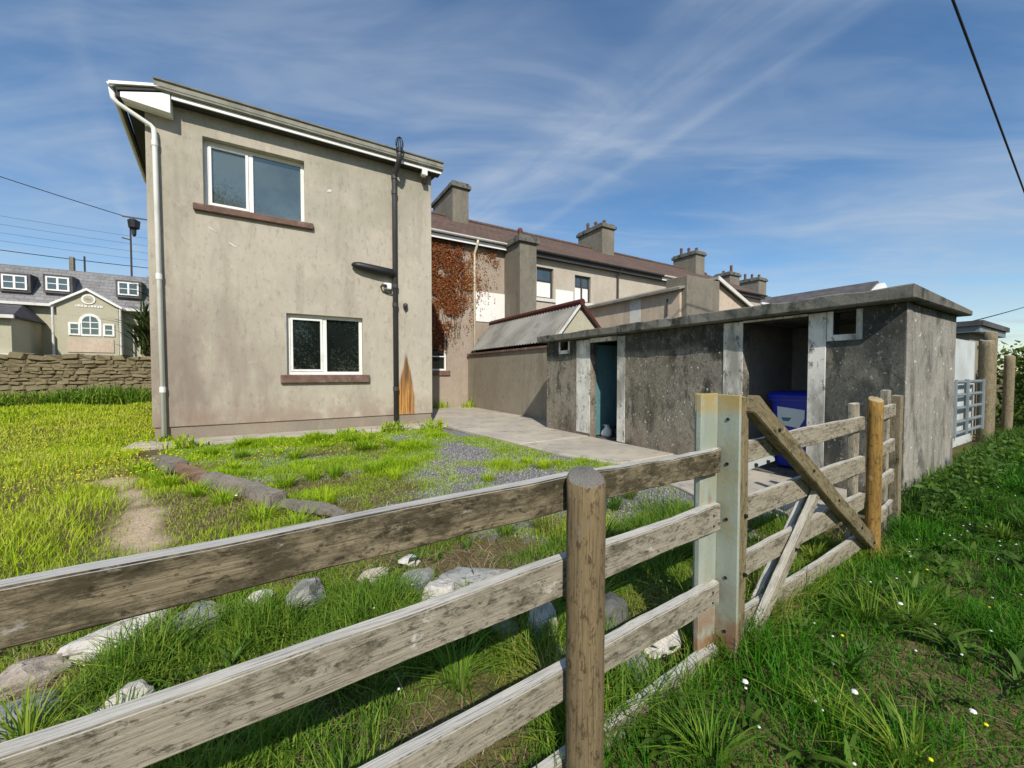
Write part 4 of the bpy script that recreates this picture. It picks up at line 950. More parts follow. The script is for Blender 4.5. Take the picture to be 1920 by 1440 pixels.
# ================================================================== loose stones, kerb
def rock(name, x, y, dims, m, label, rotz=0.0, tilt=0.0, seed=0, sink=0.17, cat='stone', group='loose stones behind the fence'):
    rr = np.random.default_rng(seed + 100)
    bm = bmesh.new(); bmesh.ops.create_icosphere(bm, subdivisions=3, radius=1.0)
    pl = [(rr.normal(size=3), rr.uniform(0.55, 0.85)) for _ in range(11)]
    for v in bm.verts:
        p = np.array(v.co)
        for nrm, d in pl:
            nrm = nrm / np.linalg.norm(nrm); k = p @ nrm - d
            if k > 0: p = p - nrm * k
        p = p + 0.055 * rr.normal(size=3) * 0.6
        v.co = p
    for v in bm.verts: v.co = Vector((v.co.x * dims[0] / 1.5, v.co.y * dims[1] / 1.5, v.co.z * dims[2] / 1.5))
    me = bpy.data.meshes.new(name); bm.to_mesh(me); bm.free(); me.materials.append(m)
    o = link(name, me, None, (x, y, float(terrain(x, y)) + dims[2] * (0.5 - sink)), (tilt, tilt * 0.5, rotz))
    return setp(o, label, cat, group)
ROCKS = [
    (-0.93, 2.44, (0.25, 0.16, 0.13), 'rock_pink', 'pinkish stone at left edge under the top rail', 0.5),
    (-0.93, 2.16, (0.26, 0.18, 0.11), 'rock_grey', 'flat grey stone at left edge below the pinkish stone', 0.3),
    (-0.52, 2.05, (0.15, 0.10, 0.10), 'rock_pale', 'small white wedge-shaped stone alone in grass', 0.2),
    (-0.66, 2.55, (0.34, 0.17, 0.13), 'rock_pale', 'long pale slab lying along the top rail', 0.45),
    (-0.38, 2.52, (0.22, 0.16, 0.12), 'rock_grey', 'grey mossy stone right of the long pale slab', 0.9),
    (-0.12, 2.56, (0.14, 0.10, 0.10), 'rock_pale', 'small pale stone left of upright grey block', 0.1),
    (0.115, 2.40, (0.19, 0.16, 0.20), 'rock_grey', 'upright square grey block below the top rail', 0.7),
    (0.49, 2.46, (0.16, 0.12, 0.10), 'rock_pink', 'small beige stone near the little white cobble', 0.4),
    (0.73, 2.56, (0.12, 0.09, 0.08), 'rock_pale', 'little white cobble farthest from the fence', 0.0),
    (0.68, 2.30, (0.26, 0.16, 0.10), 'rock_grey', 'grey stone between the white cobble and white boulder', 0.8),
    (0.76, 2.05, (0.17, 0.14, 0.15), 'rock_pale', 'rounded white stone resting against the long grey slab', 0.2),
    (1.03, 2.12, (0.42, 0.24, 0.10), 'rock_grey', 'long flat grey slab behind the second rail', -0.7),
    (0.93, 1.62, (0.12, 0.10, 0.14), 'rock_grey', 'pale grey stone left of the tall white stone', 0.6),
    (1.09, 1.53, (0.13, 0.11, 0.24), 'rock_pale', 'tall white stone standing just left of the round post', 0.4),
    (1.05, 1.30, (0.12, 0.11, 0.13), 'rock_pale', 'white stone low behind the round post', 0.1),
    (1.45, 1.42, (0.22, 0.17, 0.15), 'rock_dark', 'dark stone right of the round post', 0.5),
    (1.27, 1.17, (0.20, 0.15, 0.15), 'rock_grey', 'grey stone behind the third rail near round post', 0.9),
    (1.53, 1.20, (0.20, 0.16, 0.15), 'rock_pale', 'pale stone at the foot of the steel post', 0.2),
]
for i, (x, y, d, m, lab, rz) in enumerate(ROCKS): rock('stone', x, y, (d[0] * 1.05, d[1] * 1.05, d[2] * 0.95), M[m], lab, rz, random.uniform(-0.15, 0.15), i)

def kerb():
    labs = ['rounded grey end of old kerb nearest the house', 'worn kerb length with reddish brick', 'broken grey kerb length with dark end', 'sunken kerb length nearest the fence']
    for i in range(4):
        (ax, ay), (bx, by) = KERB[i], KERB[i + 1]
        w, h = ((0.19, 0.14), (0.14, 0.12), (0.16, 0.15), (0.14, 0.07))[i]
        o = plank('kerb_stone', (ax, ay, 0.035 + h * 0.2), (bx - (bx - ax) * 0.03, by - (by - ay) * 0.03, 0.03 + h * 0.2), w, h, M['brickred'] if i == 1 else M['kerb'], None, 0.026, i + 200, (0, 0, 1), 16, 0.02)
        setp(o, labs[i], 'kerb', 'old kerb lengths in the grass')
kerb()

# ================================================================== left background: stone wall, hotel, palm, wires
def stone_wall():
    y0 = 16.0; t = thing('stone_wall', (-8, y0, 0.3), 'old rubble stone wall across the back of the lawn', 'wall')
    MB().box(-17, -1.9, y0 + 0.05, y0 + 0.45, 0.0, 1.70).build('core', M['mortar'], t)
    protos = []
    for i in range(7):
        bm = bmesh.new(); bmesh.ops.create_cube(bm, size=1.0)
        bmesh.ops.bevel(bm, geom=list(bm.edges), offset=0.13, segments=1, affect='EDGES')
        for v in bm.verts: v.co += Vector([random.uniform(-0.11, 0.11) for _ in range(3)])
        me = bpy.data.meshes.new('stone_block'); bm.to_mesh(me); bm.free(); me.materials.append(M['wallstone']); protos.append(me)
    z = 0.42; row = 0; cnt = 0; org = ORIGIN[t.name]
    while z < 1.62:
        h = random.uniform(0.08, 0.16); x = -10.3 + random.uniform(0, 0.3)
        while x < -2.2:
            w = random.choice((random.uniform(0.14, 0.3), random.uniform(0.2, 0.5))); hh = h * random.uniform(0.75, 1.3)
            o = link('stone_block', random.choice(protos), t, Vector((x + w / 2, y0 + 0.105 + random.uniform(-0.03, 0.03), z + h / 2)) - org, (random.uniform(-.06, .06), random.uniform(-.16, .16), 0))
            o.scale = (w * 0.97, 0.2, hh * 0.97); x += w; cnt += 1
        z += h
    for k in range(26):
        w = random.uniform(0.28, 0.5); x = -10.4 + k * 0.33
        o = link('coping_stone', random.choice(protos), t, Vector((x, y0 + 0.25, 1.74 + random.uniform(-0.03, 0.05))) - org, (0, random.uniform(-.15, .15), random.uniform(-.2, .2)))
        o.scale = (w * 0.9, 0.5, random.uniform(0.12, 0.2))
stone_wall()

def hotel():
    Y = 35.0; t = thing('mansard_building', (-11, Y, 0), 'pale building with grey mansard roof, dormers and round clock, left background', 'building')
    P = lambda u, w, d: (u, Y + d, w)
    MB().box(-24, -4, Y, Y + 9, 0, 5.45).build('wall', M['hotel'], t)
    MB().prism([(-24, Y - 0.35, 5.45), (-24, Y + 1.25, 7.95), (-24, Y + 9, 7.95), (-24, Y + 9.3, 5.45)], (20.2, 0, 0)).build('mansard_roof', M['hotelslate'], t)
    MB().box(-24, -3.7, Y - 0.50, Y - 0.355, 5.36, 5.52).build('gutter', M['white_old'], t)
    for x, s in ((-13.35, 0), (-11.6, 0.1), (-8.42, 0.15)):
        zb = 6.12 + s; w = 0.62
        d = MB().box(x - w, x + w, Y - 0.12, Y + 1.1, zb, zb + 1.12).build('dormer', M['slate'], t)
        Q = lambda u, ww, dd: (u, Y - 0.20 + dd, ww)
        window(d, Q, x - w + 0.12, x + w - 0.12, zb + 0.14, zb + 0.99, [x], 'window', 0.04, 0.08, 'glass_far', False, ((), (0.5,)))
    # gabled bay
    b = MB().prism([(-11.40, Y - 1.0, 0), (-8.72, Y - 1.0, 0), (-8.72, Y - 1.0, 5.55), (-10.06, Y - 1.0, 6.42), (-11.40, Y - 1.0, 5.55)], (0, 2.2, 0)).build('gabled_bay', M['hotel'], t)
    for s, x0, x1 in ((0, -11.62, -10.06), (1, -8.50, -10.06)):
        MB().prism([(x0, Y - 1.2, 5.46), (x1, Y - 1.2, 6.52), (x1, Y - 1.2, 6.38), (x0, Y - 1.2, 5.32)], (0, 2.3, 0)).build('bargeboard', M['white'], b)
    Q = lambda u, w, d: (u, Y - 1.06 + d, w)
    cl = MB().tube([(-10.03, Y - 1.0, 5.86), (-10.03, Y - 1.05, 5.86)], 0.31, 24).build('clock', M['white'], b)
    MB().tube([(-10.03, Y - 1.05, 5.86), (-10.03, Y - 1.06, 5.86)], 0.23, 24).build('clock_face', M['hotel'], cl)
    MB().prism([(-10.05, Y - 1.07, 5.86), (-9.90, Y - 1.07, 5.82), (-9.90, Y - 1.07, 5.80), (-10.05, Y - 1.07, 5.83)], (0, 0.006, 0)).box(-10.16, -10.03, Y - 1.07, Y - 1.062, 5.85, 5.875).build('clock_hand', M['soil'], cl)
    xs = -10.6
    st = MB()
    for k in range(13):
        w = 0.055 + 0.03 * ((k * 5) % 3); 
        if k != 5: st.box(xs, xs + w, Y - 1.03, Y - 1.0, 5.38, 5.38 + 0.09 + 0.03 * ((k * 7) % 2))
        xs += 0.095
    st.build('lettering', M['white'], b)
    # arched centre window with side lights
    arc = [(-10.33 + 0.0, 3.72)] + [(-9.98 - 0.36 * math.cos(a), 4.45 + 0.38 * math.sin(a)) for a in [math.pi * k / 12 for k in range(13)]] + [(-9.63, 3.72)]
    sur = [(x0, z) for x0, z in [(-10.46, 3.6)] + [(-9.98 - 0.50 * math.cos(a), 4.45 + 0.52 * math.sin(a)) for a in [math.pi * k / 12 for k in range(13)]] + [(-9.50, 3.6)]]
    aw = MB().prism([(x, Y - 1.04, z) for x, z in sur], (0, 0.05, 0)).build('arched_window', M['white'], b)
    MB().prism([(x, Y - 1.05, z) for x, z in arc], (0, 0.015, 0)).build('pane', M['glass_far'], aw)
    s = MB().box(-10.0, -9.95, Y - 1.06, Y - 1.05, 3.72, 4.83)
    for z in (4.05, 4.42): s.box(-10.33, -9.63, Y - 1.061, Y - 1.051, z, z + 0.05)
    s.build('glazing_bar', M['white'], aw)
    for x in (-10.92, -9.42):
        window(b, Q, x, x + 0.52, 3.62, 4.40, [], 'window', 0.02, 0.10, 'glass_far', False, ((), (0.5,)))
    MB().box(-10.98, -8.95, Y - 1.05, Y - 1.0, 2.6, 3.42).build('stone_panel', M['cream'], b)
    for x in (-11.55, -8.62): MB().tube([(x, Y - 1.05, 5.4), (x, Y - 1.05, 0)], 0.06, 8).build('downpipe', M['white_old'], b)
    # dark-roofed porch on the left
    p = MB().box(-20, -12.35, Y - 3.2, Y, 0, 4.30).build('porch', M['hotel'], t)
    MB().prism([(-12.15, Y - 3.5, 4.30), (-12.15, Y - 3.5, 4.42), (-12.9, Y - 0.6, 5.30), (-12.9, Y - 0.0, 5.30), (-12.15, Y, 4.30)], (-8, 0, 0)).build('porch_roof', M['slate'], p)
    MB().box(-20.1, -12.1, Y - 3.62, Y - 3.5, 4.24, 4.42).build('gutter', M['white_old'], p)
    a2 = [(-13.55, 2.4)] + [(-13.05 - 0.62 * math.cos(a) * 1.0, 3.40 + 0.62 * math.sin(a)) for a in [math.pi * k / 12 for k in range(13)]] + [(-12.45, 2.4)]
    w2 = MB().prism([(x - 0.42, Y - 3.24, z) for x, z in a2], (0, 0.05, 0)).build('arched_window', M['white'], p)
    MB().prism([((x + 13.0) * 0.82 - 13.42, Y - 3.25, 2.5 + (z - 2.4) * 0.88) for x, z in a2], (0, 0.015, 0)).build('pane', M['glass_far'], w2)
    MB().box(-15.5, -12.3, Y - 3.5, Y - 3.3, 1.9, 2.35).build('white_rail', M['white'], p)
    MB().box(-11.65, -11.45, Y + 1.6, Y + 1.9, 7.9, 8.9).build('chimney', M['stack'], t); MB().tube([(-11.05, Y + 2, 7.9), (-11.05, Y + 2, 9.1)], 0.05, 6).build('vent_pipe', M['soil'], t)
hotel()

def palm():
    x, y = -4.45, 20.5; t = thing('palm_tree', (x, y, 0.4), 'spiky green palm beside house corner, above the stone wall', 'tree')
    MB().tube([(x, y, 0.3), (x + 0.05, y, 1.4), (x, y, 2.7)], [0.13, 0.11, 0.09], 10).build('trunk', M['bark'], t, smooth=True)
    tot = []
    n = 260; c = np.array([x, y, 2.6]) - np.array(ORIGIN[t.name])
    P0 = np.tile(c, (n, 1)) + rng.normal(size=(n, 3)) * [0.12, 0.12, 0.35]
    o = blades('crown', P0, rng.uniform(0.7, 1.25, n), rng.uniform(0.05, 0.09, n), np.clip(rng.normal(0.75, 0.55, n), -0.2, 2.2), np.clip(rng.normal(0.5, 0.25, n), 0, 1), M['palm'], t)
    n2 = 120; P1 = np.tile(np.array([x + 0.5, y, 4.0]) - np.array(ORIGIN[t.name]), (n2, 1)) + rng.normal(size=(n2, 3)) * [0.12, 0.12, 0.25]
    MB().tube([(x + 0.1, y, 1.2), (x + 0.4, y, 2.6), (x + 0.5, y, 4.0)], [0.09, 0.08, 0.07], 8).build('trunk', M['bark'], t, smooth=True)
    blades('crown', P1, rng.uniform(0.6, 1.0, n2), rng.uniform(0.05, 0.08, n2), np.clip(rng.normal(0.9, 0.6, n2), -0.2, 2.2), np.clip(rng.normal(0.45, 0.25, n2), 0, 1), M['palm'], t)
palm()

def sagged(p, q, s, n=24):
    p, q = Vector(p), Vector(q)
    return [p.lerp(q, i / n) - Vector((0, 0, s * 4 * (i / n) * (1 - i / n))) for i in range(n + 1)]
def wires():
    # pole top with transformer, far left
    px, py = -10.65, 45.0
    t = thing('utility_pole', (px, py, 0), 'slim utility pole with dark transformer left of the house', 'pole')
    MB().tube([(px, py, 0), (px, py, 14.4)], [0.09, 0.06], 8).build('pole', M['soil'], t)
    MB().box(px - 0.5, px + 1.2, py - 0.05, py + 0.05, 14.45, 14.55).build('crossarm', M['soil'], t)
    MB().lathe((px + 0.25, py - 0.1, 12.9), [(0.06, 0), (0.14, 0.15), (0.16, 0.6), (0.36, 0.7), (0.42, 1.3), (0.15, 1.45)], 10).build('transformer', M['black'], t)
    MB().tube([(px, py, 12.6), (px - 0.55, py, 12.7)], 0.05, 6).build('bracket', M['soil'], t)
    def wire(p, q, s, r, lab): MB().tube(sagged(p, q, s), r, 6).top('overhead_wire', M['cable'], lab, 'wire', 'overhead wires')
    wire((-26, 45, 18.2), (px - 0.3, py, 14.5), 0.12, 0.032, 'thick dark wire running to the pole top at left')
    wire((-27, 44, 10.95), (-6, 46, 10.6), 0.25, 0.030, 'lowest dark wire sagging just above the mansard roof')
    for k, (u, v) in enumerate(((13.5, 13.4), (12.9, 12.7), (12.2, 12.1), (11.6, 11.45))):
        wire((-27, 46, u + 0.4), (-6, 47, v), 0.2, 0.010, ['uppermost', 'second', 'third', 'lowest'][k] + ' of the four faint thin wires at left')
    wire(CAB[0], CAB[1], 0.0, 0.021, 'dark cable crossing the sky at top right')
    wire((12.2, 2.0, 2.36), (34, 2.8, 5.2), 0.05, 0.012, 'faint wire low in the sky beyond the shed')
CAB = [(7.2, 2.07, 8.82), (44.0, 2.82, 4.53)]
wires()

# ================================================================== right background
def far_houses():
    t = thing('slate_terrace', (36, 15, 0), 'distant slate-roofed terrace with two grey chimneys beyond the annexe', 'terrace')
    MB().box(28.2, 40.5, 14.2, 21.5, 0, 6.1).build('wall', M['pebble'], t)
    MB().prism([(28.0, 13.95, 6.05), (28.0, 17.9, 8.15), (28.0, 21.8, 6.05)], (12.6, 0, 0)).build('roof', M['slate'], t)
    MB().box(28.0, 40.6, 13.80, 13.94, 5.98, 6.12).build('gutter', M['white'], t)
    chimney(t, 29.4, 30.7, 16.8, 18.0, 7.3, 9.05, 2); chimney(t, 33.9, 35.1, 17.0, 18.7, 7.3, 9.25, 3)
    t = thing('white_gabled_house', (30, 11, 0), 'distant grey-roofed house with small white gable above shed roof', 'house')
    MB().prism([(27.2, 8.2, 0), (33, 8.2, 0), (33, 8.2, 5.1), (30.1, 8.2, 6.55), (27.2, 8.2, 5.1)], (0, 5.6, 0)).build('wall', M['white'], t)
    for x0, x1 in ((26.9, 30.1), (33.3, 30.1)):
        MB().prism([(x0, 8.5, 5.0), (x1, 8.5, 6.72), (x1, 8.5, 6.60), (x0, 8.5, 4.88)], (0, 5.6, 0)).build('roof', M['slate'], t)
    MB().box(26.75, 26.89, 8.4, 14.1, 4.88, 5.0).build('gutter', M['white'], t)
    t = thing('far_tree', (47, 21, 0), 'far dark tree tops between the slate terrace and gabled house', 'tree')
    MB().tube([(47, 21, 0), (47, 21, 5)], [0.3, 0.15], 8).build('trunk', M['bark'], t)
    C = rng.uniform(-1, 1, size=(9000, 3)); C = C[(C ** 2).sum(1) < 1][:4000] * [4.5, 3, 2.4] * (0.75 + 0.35 * rng.uniform(size=(4000, 1))) + [0, 0, 6.6]
    leaves('crown', C, rng.uniform(0.15, 0.3, 4000), rng.uniform(0, 0.7, 4000), M['tree'], t)
far_houses()
def right_side():
    t = thing('corrugated_hoarding', (10, 1.75, 0), 'pale zinc corrugated sheeting closing the gap right of the shed', 'hoarding')
    P = lambda u, w, d: (u, 1.74 - d, w)
    for i, (a, b) in enumerate(((8.30, 9.42), (9.44, 11.05))):
        mb = MB(); corrugated(P, a, b, 0.05, 1.86 + 0.02 * i, 0.14, 0.014, mb); mb.build('sheet', M['sheet'], t)
    MB().box(8.3, 11.05, 1.78, 1.83, 1.1, 1.18).build('batten', M['oldpost'], t)
    t = thing('field_gate', (10, 1.62, 0), 'galvanised tubular field gate leaning before the zinc sheeting', 'gate')
    for z in (0.34, 0.52, 0.74, 0.95, 1.16): MB().tube([(8.98, 1.62, z), (10.86, 1.62, z)], 0.028, 8).build('bar', M['alu'], t)
    for x in (8.98, 9.72, 10.86): MB().tube([(x, 1.60, 0.30), (x, 1.60, 1.20)], 0.030, 8).build('upright', M['alu'], t)
    # timber posts
    for i, (x, y, z, r, lab) in enumerate(((11.22, 1.62, 1.90, 0.10, 'thick old timber post right of the zinc sheeting'), (11.75, 1.66, 2.10, 0.09, 'second timber post right of the zinc sheeting, under small roof'), (12.35, 1.50, 1.65, 0.07, 'thin leaning branch-like post beside the hedge'))):
        o = round_post('timber_post', x, y, -0.1, z, r, M['oldpost'], None, (0.02 * i, 0)); setp(o, lab, 'post', 'posts by the hedge')
    t = thing('small_shed', (13, 3, 0), 'small flat-roofed shed beyond the zinc sheeting with blue-grey fascia', 'shed')
    MB().box(11.95, 14.2, 1.95, 5.2, 0, 2.12).build('wall', M['wallgrey'], t)
    MB().box(11.75, 14.4, 1.75, 5.4, 2.24, 2.34).build('roof', M['slate'], t)
    MB().box(11.80, 14.35, 1.80, 5.35, 2.12, 2.238).build('fascia', M['alu'], t)
right_side()

# ================================================================== vegetation
def scatter(n, x0, x1, y0, y1): return rng.uniform(x0, x1, n), rng.uniform(y0, y1, n)
def on_built(x, y):
    b = inpoly(x, y, PATH_POLY) | inpoly(x, y, HOUSE_PTS)
    b |= (x > SX - 0.02) & (x < 7.15) & (y > 1.25) & (y < 7.25)
    b |= (x > 3.1) & (x < 28) & (y > 7.2)
    return b
def clear_of(x, y, pl, d): return pts_seg_dist(x, y, pl) > d
def grow(name, mat, n, box, dens, hf, wmin, lean=(0.45, 0.3), tone=None, label=None, cat='grass', wd=0.0011):
    x, y = scatter(n, *box)
    k = (rng.uniform(size=n) < dens(x, y)) & ~on_built(x, y)
    for rx, ry, d, *_ in ROCKS: k &= np.hypot((x - rx) / (d[0] * 0.75), (y - ry + 0.03) / (d[1] * 1.0)) > 0.75
    x, y = x[k], y[k]; m = len(x); dist = np.hypot(x, y)
    z = terrain(x, y) - 0.005
    h = hf(x, y) * rng.uniform(0.55, 1.25, m); w = np.maximum(wmin * rng.uniform(0.7, 1.4, m), dist * wd)
    tn = np.clip(tone(x, y) + rng.normal(0, 0.16, m), 0, 1)
    o = blades(name, np.stack([x, y, z], 1), h, w, np.clip(rng.normal(*lean, m), -0.3, 1.6), tn, mat)
    setp(o, label, cat, None, 'stuff'); return o
left_of_kerb = lambda x, y: np.where(y > 7.6, sst(-x, 1.85, 2.05), sst(-(x + 0.535 * y - 2.42), -0.05, 0.15))     # lawn side of the old kerb line
LAWN = lambda x, y: (left_of_kerb(x, y) * (1 - 0.93 * bare_mask(x, y)) * np.clip(2.6 / (0.35 * np.hypot(x, y)), 0.2, 1.0) * (0.45 + 0.55 * sst(fbm(x, y, 0.8, 31), 0.18, 0.42)))
grow('lawn_grass', M['lawn'], 330000, (-11, 0.6, 2.2, 15.9), LAWN, lambda x, y: 0.045 + 0.11 * sst(fbm(x, y, 0.9, 12), 0.40, 0.78), 0.004,
     (0.5, 0.35), lambda x, y: 0.38 + 0.42 * fbm(x, y, 0.55, 14) + 0.14 * sst(y, 3.0, 7.0), 'bright yellow-green rough lawn left of the house')
def strip_d(x, y):
    s = sst(y, 0.88, 1.0) * sst(-(x * 0.30 + y), -3.6, -2.7) * sst(-x, -4.4, -3.4)
    return s * (0.10 + 0.90 * sst(fbm(x, y, 2.0, 43), 0.36, 0.62)) * np.clip(1.4 - 0.2 * np.hypot(x, y), 0.4, 1)
grow('rough_grass', M['strip'], 150000, (-1.9, 4.2, 0.85, 3.4), strip_d, lambda x, y: 0.045 + 0.19 * sst(fbm(x, y, 2.0, 43), 0.46, 0.80), 0.0042,
     (0.65, 0.4), lambda x, y: 0.18 + 0.5 * fbm(x, y, 1.2, 45) + 0.55 * sst(fbm(x, y, 2.2, 47), 0.60, 0.78), 'rough tufty grass between the fence and the stones')
def yard_d(x, y):
    g = inpoly(x, y, GRAVEL_POLY).astype(float) + (1 - left_of_kerb(x, y)) * (y > 3.0) * (x < 1.5) * 0.6
    ed = sst(-pts_seg_dist(x, y, [(-1.6, 8.5), (3.0, 8.55), (3.35, 7.4), (3.5, 5.2)]), -0.7, -0.1)
    return np.clip(g, 0, 1) * np.clip(sst(fbm(x, y, 1.35, 51) + 0.14 * sst(-x, -0.9, 1.0) + 0.34 * ed + 0.10 * sst(y, 5.0, 7.0), 0.38, 0.62) + 0.2 * (x < 1.6), 0, 1)
grow('yard_weeds', M['lawn'], 140000, (-1.7, 4.2, 1.9, 8.75), yard_d, lambda x, y: 0.04 + 0.13 * sst(fbm(x, y, 1.35, 51), 0.55, 0.85), 0.0045,
     (0.6, 0.4), lambda x, y: 0.25 + 0.42 * fbm(x, y, 0.9, 53), 'patchy yellow-green weeds growing through the yard gravel')
def path_d(x, y):
    return sst(-(y - 0.03 * x), -0.98, -0.86) * np.clip(1.35 - 0.055 * np.hypot(x, y), 0.25, 1) * sst(fbm(x, y, 1.3, 61), -0.1, 0.15) * (x + 0.2 * y > 0.4)
grow('path_grass', M['pathgrass'], 330000, (0.4, 17, -2.6, 1.4), path_d, lambda x, y: 0.045 + 0.11 * sst(fbm(x, y, 1.7, 63), 0.42, 0.75) + 0.07 * sst(y, 0.65, 0.95), 0.004,
     (0.6, 0.4), lambda x, y: 0.25 + 0.5 * fbm(x, y, 0.9, 65), 'lush dark green grass on the path outside the fence')
def edge_d(x, y):   # weeds along the base of the shed end and the hoarding
    return sst(-np.abs(y - (1.15 + 0.02 * (x - 5))), -0.30, -0.05) * (x > 4.5) * (x < 13.5)
grow('shed_edge_weeds', M['weed'], 16000, (4.5, 13.5, 0.7, 1.6), edge_d, lambda x, y: 0.12 + 0.22 * fbm(x, y, 1.1, 71), 0.012, (0.6, 0.4),
     lambda x, y: 0.3 + 0.5 * fbm(x, y, 2, 73), 'leafy weeds along the foot of the shed end wall', 'weeds')
grow('wall_weeds', M['strip'], 9000, (-11, -2.2, 14.2, 15.95), lambda x, y: sst(y + 0.8 * fbm(x, y, 0.7, 77), 14.9, 15.6), lambda x, y: 0.26 + 0.5 * fbm(x, y, 0.8, 75), 0.02, (0.5, 0.4),
     lambda x, y: 0.2 + 0.5 * fbm(x, y, 1, 76), 'dark nettles and weeds below the stone wall', 'weeds', 0.0018)
def nooks():
    spots = [(4.5, 13.3, 0.25), (5.0, 13.25, 0.35), (6.3, 13.2, 0.5), (-1.75, 9.25, 0.18), (5.9, 12.9, 0.3), (-1.4, 8.6, 0.22), (2.1, 8.62, 0.3), (3.05, 8.6, 0.3), (1.2, 8.6, 0.2)]
    P = []; H = []
    for x, y, h in spots:
        n = 90; P.append(np.stack([x + rng.normal(0, 0.14, n), y + rng.normal(0, 0.07, n), np.full(n, 0.03)], 1)); H.append(rng.uniform(0.4, 1.1, n) * h)
    P = np.concatenate(P); H = np.concatenate(H); n = len(P)
    o = blades('joint_weeds', P, H, rng.uniform(0.012, 0.03, n), np.clip(rng.normal(0.6, 0.4, n), 0, 1.5), rng.uniform(0.2, 0.95, n), M['lawn'])
    setp(o, 'green weeds sprouting along joints of the path and house base', 'weeds', None, 'stuff')
nooks()
def tufts():
    spots = []
    while len(spots) < 34:
        x, y = random.uniform(-1.2, 3.3), random.uniform(3.2, 8.5)
        if inpoly(np.array([x]), np.array([y]), GRAVEL_POLY)[0] and (x < 2.2 or random.random() < 0.35): spots.append((x, y, random.uniform(0.10, 0.24), 0.07, 'y'))
    while len(spots) < 74:
        x, y = random.uniform(-1.4, 3.2), random.uniform(1.02, 3.2)
        if all(math.hypot(x - r[0], y - r[1]) > 0.14 for r in ROCKS): spots.append((x, y, random.uniform(0.12, 0.26), 0.05, 's'))
    for k in range(16): spots.append((random.uniform(1.0, 5.5), random.uniform(-0.5, 0.88), random.uniform(0.10, 0.22), 0.06, 's'))
    for ax, ay in ((-1.45, 7.0), (-1.2, 6.4), (-0.95, 5.9), (-0.6, 5.2), (-0.35, 4.8), (0.0, 4.2), (0.25, 3.8)): spots.append((ax - 0.16, ay - 0.08, 0.2, 0.09, 'y'))
    for kind, m, nm, lab in (('y', M['lawn'], 'yard_tufts', 'yellow-green grass tufts standing in the yard and along the kerb'), ('s', M['strip'], 'grass_tufts', 'long-bladed dark grass tufts near the fence')):
        P = []; H = []; T = []; A = []; Wd = []
        for x, y, h, r, kd in spots:
            if kd != kind: continue
            n = 110; a = rng.uniform(0, 6.28, n); q = r * np.sqrt(rng.uniform(size=n)); base = rng.uniform(0.15, 0.6)
            P.append(np.stack([x + q * np.cos(a), y + q * np.sin(a), np.full(n, float(terrain(x, y)))], 1)); H.append(h * rng.uniform(0.5, 1.2, n)); A.append(a + rng.normal(0, 0.5, n)); T.append(np.clip(base + rng.normal(0, 0.13, n), 0, 1)); Wd.append(np.maximum(0.0045, math.hypot(x, y) * 0.0013) * rng.uniform(0.7, 1.5, n))
        P, H, T, A, Wd = map(np.concatenate, (P, H, T, A, Wd)); n = len(P)
        o = blades(nm, P, H, Wd, np.clip(rng.normal(0.75, 0.4, n), 0.1, 1.6), T, m, None, A); setp(o, lab, 'grass', None, 'stuff')
tufts()
def broadleaf():
    # dock and dandelion rosettes along the fence foot and on the path
    P = []; h = []; w = []; tn = []
    def rosette(x, y, n, r, wd):
        for k in range(n):
            P.append((x + random.uniform(-.02, .02), y + random.uniform(-.02, .02), float(terrain(x, y)))); h.append(r * random.uniform(0.7, 1.2)); w.append(wd * random.uniform(0.7, 1.2)); tn.append(random.uniform(0.25, 0.95))
    for k in range(150):
        x = random.uniform(0.9, 6.0); y = min(0.86, random.gauss(0.62, 0.35)); rosette(x, y, random.randint(5, 9), random.uniform(0.06, 0.15), random.uniform(0.016, 0.028))
    for k in range(26): rosette(random.uniform(-1.0, 2.6), random.uniform(1.0, 2.6), 6, random.uniform(0.08, 0.16), 0.02)
    n = len(P)
    o = blades('broad_weeds', np.array(P), np.array(h), np.array(w), np.clip(rng.normal(0.9, 0.35, n), 0.2, 1.6), np.array(tn), M['weed']); setp(o, 'broad-leaved docks and dandelion leaves among the path grass', 'weeds', None, 'stuff')
broadleaf()
def flowers():
    def heads(name, pts, r, m, label):
        s = MB()
        for x, y, h in pts:
            z = float(terrain(x, y)); s.lathe((x, y, z + h), [(r * 0.3, -r * 0.5), (r, 0), (r * 0.75, r * 0.5), (r * 0.15, r * 0.7)], 7)
        o = s.build(name, m); setp(o, label, 'flowers', None, 'stuff')
    g = lambda n, a, b, c, d, h0, h1: [(random.uniform(a, b), random.uniform(c, d), random.uniform(h0, h1)) for _ in range(n)]
    heads('yellow_flowers', [] + g(420, -7, -2.0, 4.5, 13, 0.07, 0.16) + g(120, -2.1, -1.3, 6.2, 9, 0.07, 0.16) + g(90, -1.2, 2.4, 6.4, 8.6, 0.06, 0.14), 0.011, M['yellow'], 'small yellow dandelion flowers dotted through the grass')
    heads('path_flowers', g(24, 1.1, 7, -0.6, 0.85, 0.05, 0.12), 0.007, M['yellow'], 'few small yellow flowers in the dark path grass')
    heads('white_flowers', g(190, 1.0, 9, -0.9, 0.85, 0.05, 0.13) + g(20, 0.2, 3.2, 1.2, 3.0, 0.08, 0.18), 0.0055, M['petal'], 'small white clover and daisy flowers dotted through the grass')
    heads('seed_heads', [(1.72, 0.52, 0.17), (2.6, 0.62, 0.16), (2.05, 0.30, 0.12), (1.9, 2.1, 0.22), (2.3, 1.7, 0.2), (-0.35, 4.25, 0.2), (1.45, 0.75, 0.15)], 0.011, M['petal'], 'pale dandelion clocks standing in the grass')
flowers()
